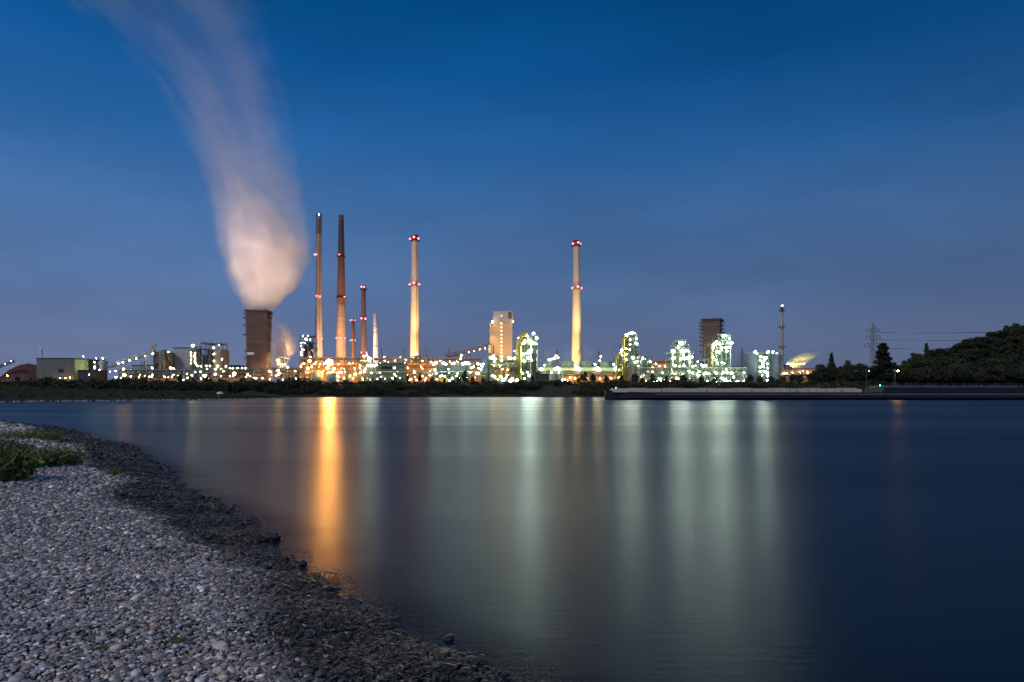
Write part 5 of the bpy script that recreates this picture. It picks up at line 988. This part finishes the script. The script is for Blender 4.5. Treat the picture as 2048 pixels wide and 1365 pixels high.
# right side: round trees, poplar, hill
for i, (px, py, w) in enumerate([(1640, 727, 20), (1648, 738, 26), (1690, 740, 28), (1716, 741, 28), (1742, 742, 28), (1630, 744, 22), (1765, 745, 26), (1655, 724, 22), (1680, 731, 20), (1695, 724, 16), (1712, 728, 24), (1732, 727, 26), (1752, 730, 22), (1668, 740, 30), (1700, 745, 32), (1725, 745, 34), (1650, 748, 26), (1750, 748, 30), (1632, 752, 22), (1780, 750, 22)]):
    y = 462 - (8 if py > 738 else 0) + i; tree(f'round topped tree in the grove left of the poplar, {"low front row" if py > 738 else "back row"}', X_(px, y), y, GZ - .5, Z_(py, y) - GZ + .5, w / F * y / 2 * 1.55, i % 4, 'grove left of the poplar', rz=i * 2.1)
y = 465; tree('small upright tree standing above the grove left of the poplar', X_(1663, y), y, GZ, Z_(707, y) - GZ, 9 / F * y, 0, None, 'columnar_tree', 0, COLM, COLT)
y = 440; tree('tall dark columnar tree right of the pylon', X_(1766, y), y, GZ - 1, Z_(688, y) - GZ + 1, 27 / F * y, 0, None, 'columnar_tree', 1.0, COLM, COLT)
y = 500; tree('dark pointed tree rising from the left shoulder of the hill', X_(1853, y), y, GZ, Z_(688, y) - GZ, 9.5 / F * y, 0, None, 'columnar_tree', 2.0, COLM, COLT)
hp = [(1760, 775), (1785, 735), (1810, 722), (1853, 712), (1880, 704), (1905, 699), (1930, 690), (1960, 683), (1990, 668), (2010, 660), (2040, 650), (2120, 632), (2300, 610), (2600, 600)]
def hill_z(x, y):
    px = CX + x / 520 * F; top = np.interp(px, [a for a, _ in hp], [CZ - (b - HZ) / F * 520 for _, b in hp]) - 8
    t = np.clip((y - 440) / 80, 0, 1); s = t * t * (3 - 2 * t); b = np.clip((y - 524) / 110, 0, 1)
    return np.maximum(GZ - .3, GZ + (np.maximum(top, GZ) - GZ) * s * (1 - b))
o = grid_obj('hill', np.linspace(X_(1745, 520), X_(2700, 520), 90), np.linspace(436, 900, 60), hill_z, mat('hill_undergrowth', (.03, .035, .018), .95, var=.5, scale=.3, bump=.5)); tag(o, kind='structure')
k = 0
for row, (y, n, hh) in enumerate(((440, 36, 9.5), (455, 33, 9.5), (470, 33, 9.5), (485, 33, 9.5), (501, 38, 9.0), (516, 46, 9.0))):
    for i in range(n):
        px = 1788 + (2250 - 1788) * (i + q.uniform(.1, .9)) / n; yy = y + q.uniform(-5, 5); x = X_(px, yy); z = float(hill_z(np.array(x), np.array(yy)))
        h = hh * q.uniform(.7, 1.4); w = h * q.uniform(.58, .8); k += 1
        rn = ['at the very foot of the hill', 'in the low row on the hill', 'on the lower slope of the hill', 'on the middle slope of the hill', 'on the upper slope of the hill', 'on the skyline of the hill'][row]
        rt = 'over the orange lit edge' if px < 1815 else 'right of the poplar' if px < 1870 else 'in the middle part' if px < 1960 else 'near the right frame edge'
        tree(f'dark broadleaf tree {rn}, {rt}', x, yy, z - .6, h, w, (k * 7) % 4, 'trees on the wooded hill', rz=q.uniform(0, 6))

# ------------------------------------------------------------------ river barge (at rest), right side
Y = 200; wl, sx0, sx1 = 0.0, X_(1215, Y), X_(2150, Y); root = thing('river_barge', 'long black river barge with tan hatch covers lying on the right', 'barge', ((sx0 + sx1) / 2, Y, 0))
dl = [(sx0, .1), (sx0 + 2.5, 2.6), (sx0 + 7, 4.6), (sx0 + 14, 5.5), (sx1 - 6, 5.5), (sx1 - 2, 4.6), (sx1, 3.6)]
vs = []; fs = []
for (x, hw) in dl:
    st = x > X_(1768, Y); zt = 3.95 if st else 2.25
    if x < sx0 + 8: zt = 2.9 - (x - sx0) * .08
    for (s, z, k) in ((-1, -1, .75), (-1, .6, 1), (-1, zt, 1), (1, zt, 1), (1, .6, 1), (1, -1, .75)): vs.append((x, Y + 5.5 + s * hw * k, z))
xm = X_(1768, Y)
fs = [(6 * i + k, 6 * i + (k + 1) % 6, 6 * i + 6 + (k + 1) % 6, 6 * i + 6 + k) for i in range(len(dl) - 1) for k in range(6)] + [tuple(range(6))[::-1], tuple(range(36, 42))]
# keep the hold low and the stern high with an extra station
dl2 = [(sx0, .3, 2.9), (sx0 + 2.5, 2.6, 2.8), (sx0 + 7, 4.6, 2.4), (sx0 + 14, 5.5, 2.2), (xm - .3, 5.5, 2.2), (xm + .3, 5.5, 3.6), (sx1 - 6, 5.5, 3.7), (sx1 - 2, 4.6, 3.8), (sx1, 3.6, 3.9)]
vs = []
for (x, hw, zt) in dl2:
    for (s, z, k) in ((-1, -1, .75), (-1, .6, 1), (-1, zt, 1), (1, zt, 1), (1, .6, 1), (1, -1, .75)): vs.append((x, Y + 5.5 + s * hw * k, z))
fs = [(6 * i + k, 6 * i + (k + 1) % 6, 6 * i + 6 + (k + 1) % 6, 6 * i + 6 + k) for i in range(len(dl2) - 1) for k in range(6)] + [tuple(range(6))[::-1], tuple(range(48, 54))]
MB().add(vs, fs).build('hull', M['hull'], root)
MB().box(sx0 + 14, sx1 - 6, Y - .12, Y - .01, 1.55, 1.8).build('rubbing_strake', M['steel'], root)
for i in range(9):
    x = sx0 + 16 + i * 13.2; z = 2.2 if x < xm - 1 else 3.6; mb = MB(); mb.cyl(x, Y + .5, z, z + .55, .16, n=8); mb.cyl(x, Y + .5, z + .55, z + .65, .26, n=8); mb.build('bollard', M['steel'], root)
a, b = X_(1228, Y), X_(1728, Y); n = 14
for i in range(n):
    x0, x1 = a + (b - a) * i / n + .08, a + (b - a) * (i + 1) / n - .08; h = 3.15 + (.12 if i % 2 else 0); mb = MB()
    vs = [(x0, Y + 1.2, 2.25), (x1, Y + 1.2, 2.25), (x1, Y + 9.8, 2.25), (x0, Y + 9.8, 2.25), (x0, Y + 1.2, h - .25), (x1, Y + 1.2, h - .25), (x1, Y + 9.8, h - .25), (x0, Y + 9.8, h - .25), (x0, Y + 5.5, h + .3), (x1, Y + 5.5, h + .3)]
    mb.add(vs, [(0, 1, 5, 4), (2, 3, 7, 6), (4, 5, 9, 8), (8, 9, 6, 7), (1, 2, 6, 9, 5), (3, 0, 4, 8, 7)]); mb.build('hatch_cover', M['tan'], root)
mb = MB(); mb.box(X_(1772, Y), X_(2040, Y), Y + 1.2, Y + 9.8, 3.72, 4.15); mb.build('deck_coaming', M['deckw'], root)
mb = MB()
for i in range(46): x = sx0 + 8 + (sx1 - sx0 - 14) * i / 46; z = 2.2 if x < xm else 3.62; mb.beam((x, Y + .25, z), (x, Y + .25, z + 1.0), .07)
mb.beam((sx0 + 8, Y + .25, 3.2), (xm - .5, Y + .25, 3.2), .07); mb.beam((xm + .5, Y + .25, 4.65), (sx1 - 7, Y + .25, 4.65), .07); mb.build('handrail', M['steel'], root)
x = X_(2150, Y); mb = MB(); mb.box(x - 4, x + 6, Y + 2, Y + 9, 3.7, 6.4); dh_ = mb.build('deckhouse', M['white'], root); mb = MB(); mb.box(x - 1.5, x + 3.5, Y + 3, Y + 8, 6.41, 9.0); mb.box(x - 2, x + 4, Y + 2.6, Y + 8.4, 9.01, 9.3); wh_ = mb.build('wheelhouse', M['white'], root); mb = MB(); mb.box(x - 1.6, x + 3.6, Y + 2.9, Y + 2.98, 7.3, 8.5); mb.build('window', M['glassd'], wh_)
x = X_(1796, Y); mb = MB(); mb.cyl(x, Y + 1.6, 3.6, 9.2, .08, .05, 8); mb.beam((x - .9, Y + 1.6, 8.7), (x + .9, Y + 1.6, 8.7), .08); mb.build('mast', M['steel'], root); lamp(1796, 742.5, Y + .9, 'o', .45, root, 'masthead_lamp')
x = X_(1738, Y); mb = MB(); mb.cyl(x, Y + 1.6, 2.2, 9.2, .07, .05, 8); mb.build('signal_mast', M['steel'], root); lamp(1738, 742.3, Y + .9, 'g', .3, root, 'signal_lamp'); lamp(1760, 771.3, Y - .2, 'g', .38, root, 'navigation_lamp')
mb = MB(); mb.cyl(X_(1760, Y), Y + .1, 2.2, 4.0, .06, n=8); mb.build('lamp_post', M['steel'], root)
lamp(1232, 776, Y + .5, 'g', .28, root, 'navigation_lamp')
# ------------------------------------------------------------------ steam
def steam(name, label, rings, Y, dens, tone, step, wisp, sharp=1.0, ns=1.0, ydrift=0.0, flat=.8, seed=0.0, cut=(.42, .62), big=.55, na=1.1):
    """rings: (py, px left, px right) from the bottom up; dens: (py, extinction per metre)"""
    cen = [(Z_(py, Y), X_((a + b) / 2, Y), (X_(b, Y) - X_(a, Y)) / 2) for (py, a, b) in rings]
    z0, z1 = cen[0][0], cen[-1][0]
    vs = []; n = 28; fs = []
    zs = np.linspace(z0, z1, 26)
    cxs = np.interp(zs, [c[0] for c in cen], [c[1] for c in cen]); rs = np.interp(zs, [c[0] for c in cen], [c[2] for c in cen])
    for z, cx_, r in zip(zs, cxs, rs):
        cy_ = Y - ydrift * ((z - z0) / (z1 - z0)) ** 2
        for k in range(n): a = 6.2832 * k / n; vs.append((cx_ + r * 1.02 * math.cos(a), cy_ + r * 1.02 * flat * math.sin(a), z))
    for i in range(len(zs) - 1):
        for k in range(n): k2 = (k + 1) % n; fs.append((i * n + k, i * n + k2, (i + 1) * n + k2, (i + 1) * n + k))
    fs.append(tuple(range(n))[::-1]); fs.append(tuple((len(zs) - 1) * n + k for k in range(n)))
    m, N, L = new_mat(name + '_vapour'); out = N.new('ShaderNodeOutputMaterial'); v = N.new('ShaderNodeVolumePrincipled'); L.new(v.outputs[0], out.inputs['Volume'])
    v.inputs['Color'].default_value = (*tone, 1); v.inputs['Anisotropy'].default_value = 0.0
    geo = N.new('ShaderNodeNewGeometry'); s = N.new('ShaderNodeSeparateXYZ'); L.new(geo.outputs['Position'], s.inputs[0])
    def math_(op, a, b=None, clamp=False):
        nd = N.new('ShaderNodeMath'); nd.operation = op; nd.use_clamp = clamp
        for i, x in enumerate((a, b)):
            if x is None: continue
            if isinstance(x, (int, float)): nd.inputs[i].default_value = x
            else: L.new(x, nd.inputs[i])
        return nd.outputs[0]
    t = math_('DIVIDE', math_('SUBTRACT', s.outputs['Z'], z0), z1 - z0, True)
    def curve(ps):       # piecewise linear function of t through a colour ramp (0..1)
        r = N.new('ShaderNodeValToRGB'); L.new(t, r.inputs[0]); e = r.color_ramp.elements
        while len(e) < len(ps): e.new(.5)
        for el_, (p, c) in zip(e, sorted(ps)): el_.position = min(max(p, 0), 1); el_.color = (c, c, c, 1)
        return r.outputs[0]
    tt = lambda z: (z - z0) / (z1 - z0)
    xmin, xmax = min(c[1] for c in cen), max(c[1] for c in cen); xr = max(xmax - xmin, 1e-3); rmax = max(c[2] for c in cen)
    cxn = math_('ADD', math_('MULTIPLY', curve([(tt(c[0]), (c[1] - xmin) / xr) for c in cen]), xr), xmin)
    rn = math_('MULTIPLY', curve([(tt(c[0]), c[2] / rmax) for c in cen]), rmax)
    cyn = math_('SUBTRACT', Y, math_('MULTIPLY', math_('POWER', t, 2.0), ydrift))
    u = math_('DIVIDE', math_('SUBTRACT', s.outputs['X'], cxn), rn); w = math_('DIVIDE', math_('SUBTRACT', s.outputs['Y'], cyn), math_('MULTIPLY', rn, flat))
    r2 = math_('SQRT', math_('ADD', math_('MULTIPLY', u, u), math_('MULTIPLY', w, w)))
    cb = N.new('ShaderNodeCombineXYZ'); L.new(u, cb.inputs[0]); L.new(w, cb.inputs[1]); L.new(math_('ADD', math_('MULTIPLY', s.outputs['Z'], wisp), seed), cb.inputs[2])
    n1 = N.new('ShaderNodeTexNoise'); n1.inputs['Scale'].default_value = 2.0 * ns; n1.inputs['Detail'].default_value = 3; n1.inputs['Roughness'].default_value = .55; L.new(cb.outputs[0], n1.inputs['Vector'])
    n2 = N.new('ShaderNodeTexNoise'); n2.inputs['Scale'].default_value = .045; n2.inputs['Detail'].default_value = 4; L.new(geo.outputs['Position'], n2.inputs['Vector'])
    # ragged radius, then soft falloff
    rad = math_('ADD', r2, math_('MULTIPLY', math_('MINIMUM', math_('MULTIPLY', r2, 1.6), 1.0), math_('ADD', math_('MULTIPLY', math_('SUBTRACT', n1.outputs[0], .5), na), math_('MULTIPLY', math_('SUBTRACT', n2.outputs[0], .5), big))))
    mr = N.new('ShaderNodeMapRange'); mr.interpolation_type = 'SMOOTHSTEP'; L.new(rad, mr.inputs[0]); mr.inputs['From Min'].default_value = .98; mr.inputs['From Max'].default_value = .98 - .75 / sharp; mr.inputs['To Min'].default_value = 0; mr.inputs['To Max'].default_value = 1
    edge = N.new('ShaderNodeMapRange'); edge.interpolation_type = 'SMOOTHSTEP'; L.new(r2, edge.inputs[0]); edge.inputs['From Min'].default_value = 1.0; edge.inputs['From Max'].default_value = .75; edge.inputs['To Min'].default_value = 0; edge.inputs['To Max'].default_value = 1
    st = N.new('ShaderNodeMapRange'); st.interpolation_type = 'SMOOTHSTEP'; L.new(n1.outputs[0], st.inputs[0]); st.inputs['From Min'].default_value = cut[0]; st.inputs['From Max'].default_value = cut[1]
    fade = curve([(tt(Z_(py, Y)), sm) for (py, _, sm) in dens])       # how much the streaks cut through (1 = solid)
    stream = math_('ADD', math_('MULTIPLY', st.outputs[0], math_('SUBTRACT', 1.0, fade)), fade)
    lo, hi = 1e-5, 1.0; lg = lambda d: (math.log10(max(d, lo)) + 5) / 5
    ex = math_('POWER', 10.0, math_('SUBTRACT', math_('MULTIPLY', curve([(tt(Z_(py, Y)), lg(d)) for (py, d, _) in dens]), 5.0), 5.0))
    D = math_('MULTIPLY', math_('MULTIPLY', math_('MULTIPLY', ex, mr.outputs[0]), edge.outputs[0]), stream)
    L.new(D, v.inputs['Density'])
    m.cycles.volume_step_rate = step
    o = MB().add(vs, fs).build(name, m, off=Vector((0, 0, 0)))
    if label: tag(o, label, 'steam')
    return o
PL = steam('steam_plume', 'huge pinkish steam plume rising from the big quench tower and drifting left',
      [(623, 486, 549), (600, 480, 572), (575, 462, 600), (545, 442, 624), (510, 426, 636), (470, 418, 632), (430, 412, 628), (390, 405, 622), (340, 388, 618), (270, 360, 612), (200, 318, 606), (130, 250, 600), (60, 150, 592), (0, 60, 585), (-50, -10, 580)], 640,
      [(623, .08, 1), (570, .05, .9), (510, .034, .8), (460, .030, .6), (420, .028, .45), (380, .027, .35), (340, .025, .25), (290, .0175, .12), (210, .0115, .0), (120, .0072, .0), (40, .0054, .0), (-50, .0044, 0)], (.94, .92, .93), .08, .004, 1.7, ydrift=60, big=.75, cut=(.38, .66))
core = steam('dense_core', None,
      [(623, 486, 549), (605, 478, 570), (580, 462, 600), (550, 446, 622), (520, 436, 630), (490, 440, 624), (460, 446, 606), (430, 452, 584), (405, 458, 556), (375, 462, 522), (345, 460, 512)], 636,
      [(623, .10, 1), (570, .065, 1), (510, .055, .85), (470, .055, .7), (430, .060, .45), (395, .055, .25), (370, .03, .1), (345, .005, .0)], (.95, .93, .93), .12, .006, 1.25, big=1.1, na=1.5, ydrift=14, seed=11.3, ns=1.7, cut=(.4, .6))
core.parent = PL
steam('steam_cloud', 'low steam cloud glowing orange right behind the big quench tower',
      [(752, 524, 572), (735, 526, 574), (715, 528, 584), (700, 530, 602), (680, 530, 606), (660, 530, 592), (640, 531, 570), (615, 532, 560)], 668,
      [(752, .09, 1), (720, .08, 1), (690, .065, .9), (660, .035, .7), (630, .012, .4), (615, .002, .3)], (.95, .93, .9), .25, .02, 1.4, seed=4)
steam('steam_cloud', 'small brown steam patch at the foot of the big quench tower', [(758, 494, 528), (740, 495, 530), (722, 497, 526), (708, 500, 520)], 606, [(758, .05, 1), (735, .03, .8), (708, .004, .5)], (.95, .93, .9), .4, .03, 1.2, seed=7, flat=.5)
steam('steam_cloud', 'yellow lit steam fanning from the roof vent of the long dark shed', [(730, 1568, 1612), (722, 1570, 1626), (714, 1582, 1638), (706, 1600, 1646)], 609, [(730, .25, 1), (720, .12, .8), (706, .02, .3)], (.98, .95, .7), .3, .03, 1.2, seed=9, flat=.5)  # yellow lamplight is also put into the vapour's own tint
for i, (a, b, lb) in enumerate([(1086, 1114, 'leftmost fan ring'), (1122, 1150, 'second fan ring left of the cream chimney'), (1161, 1189, 'fan ring just right of the cream chimney'), (1200, 1229, 'fan ring right of the thin rust stack'), (1239, 1262, 'last fan ring by the yellow columns')]):
    steam('fan_vapour', 'faint pale vapour standing over the ' + lb, [(723, a, b), (708, a - 2, b + 2), (692, a - 3, b + 3), (684, a - 3, b + 3)], 608, [(723, .035, 1), (705, .022, .9), (684, .002, .6)], (.95, .97, .93), .6, .02, 1.1, seed=i * 3.0, flat=.6)
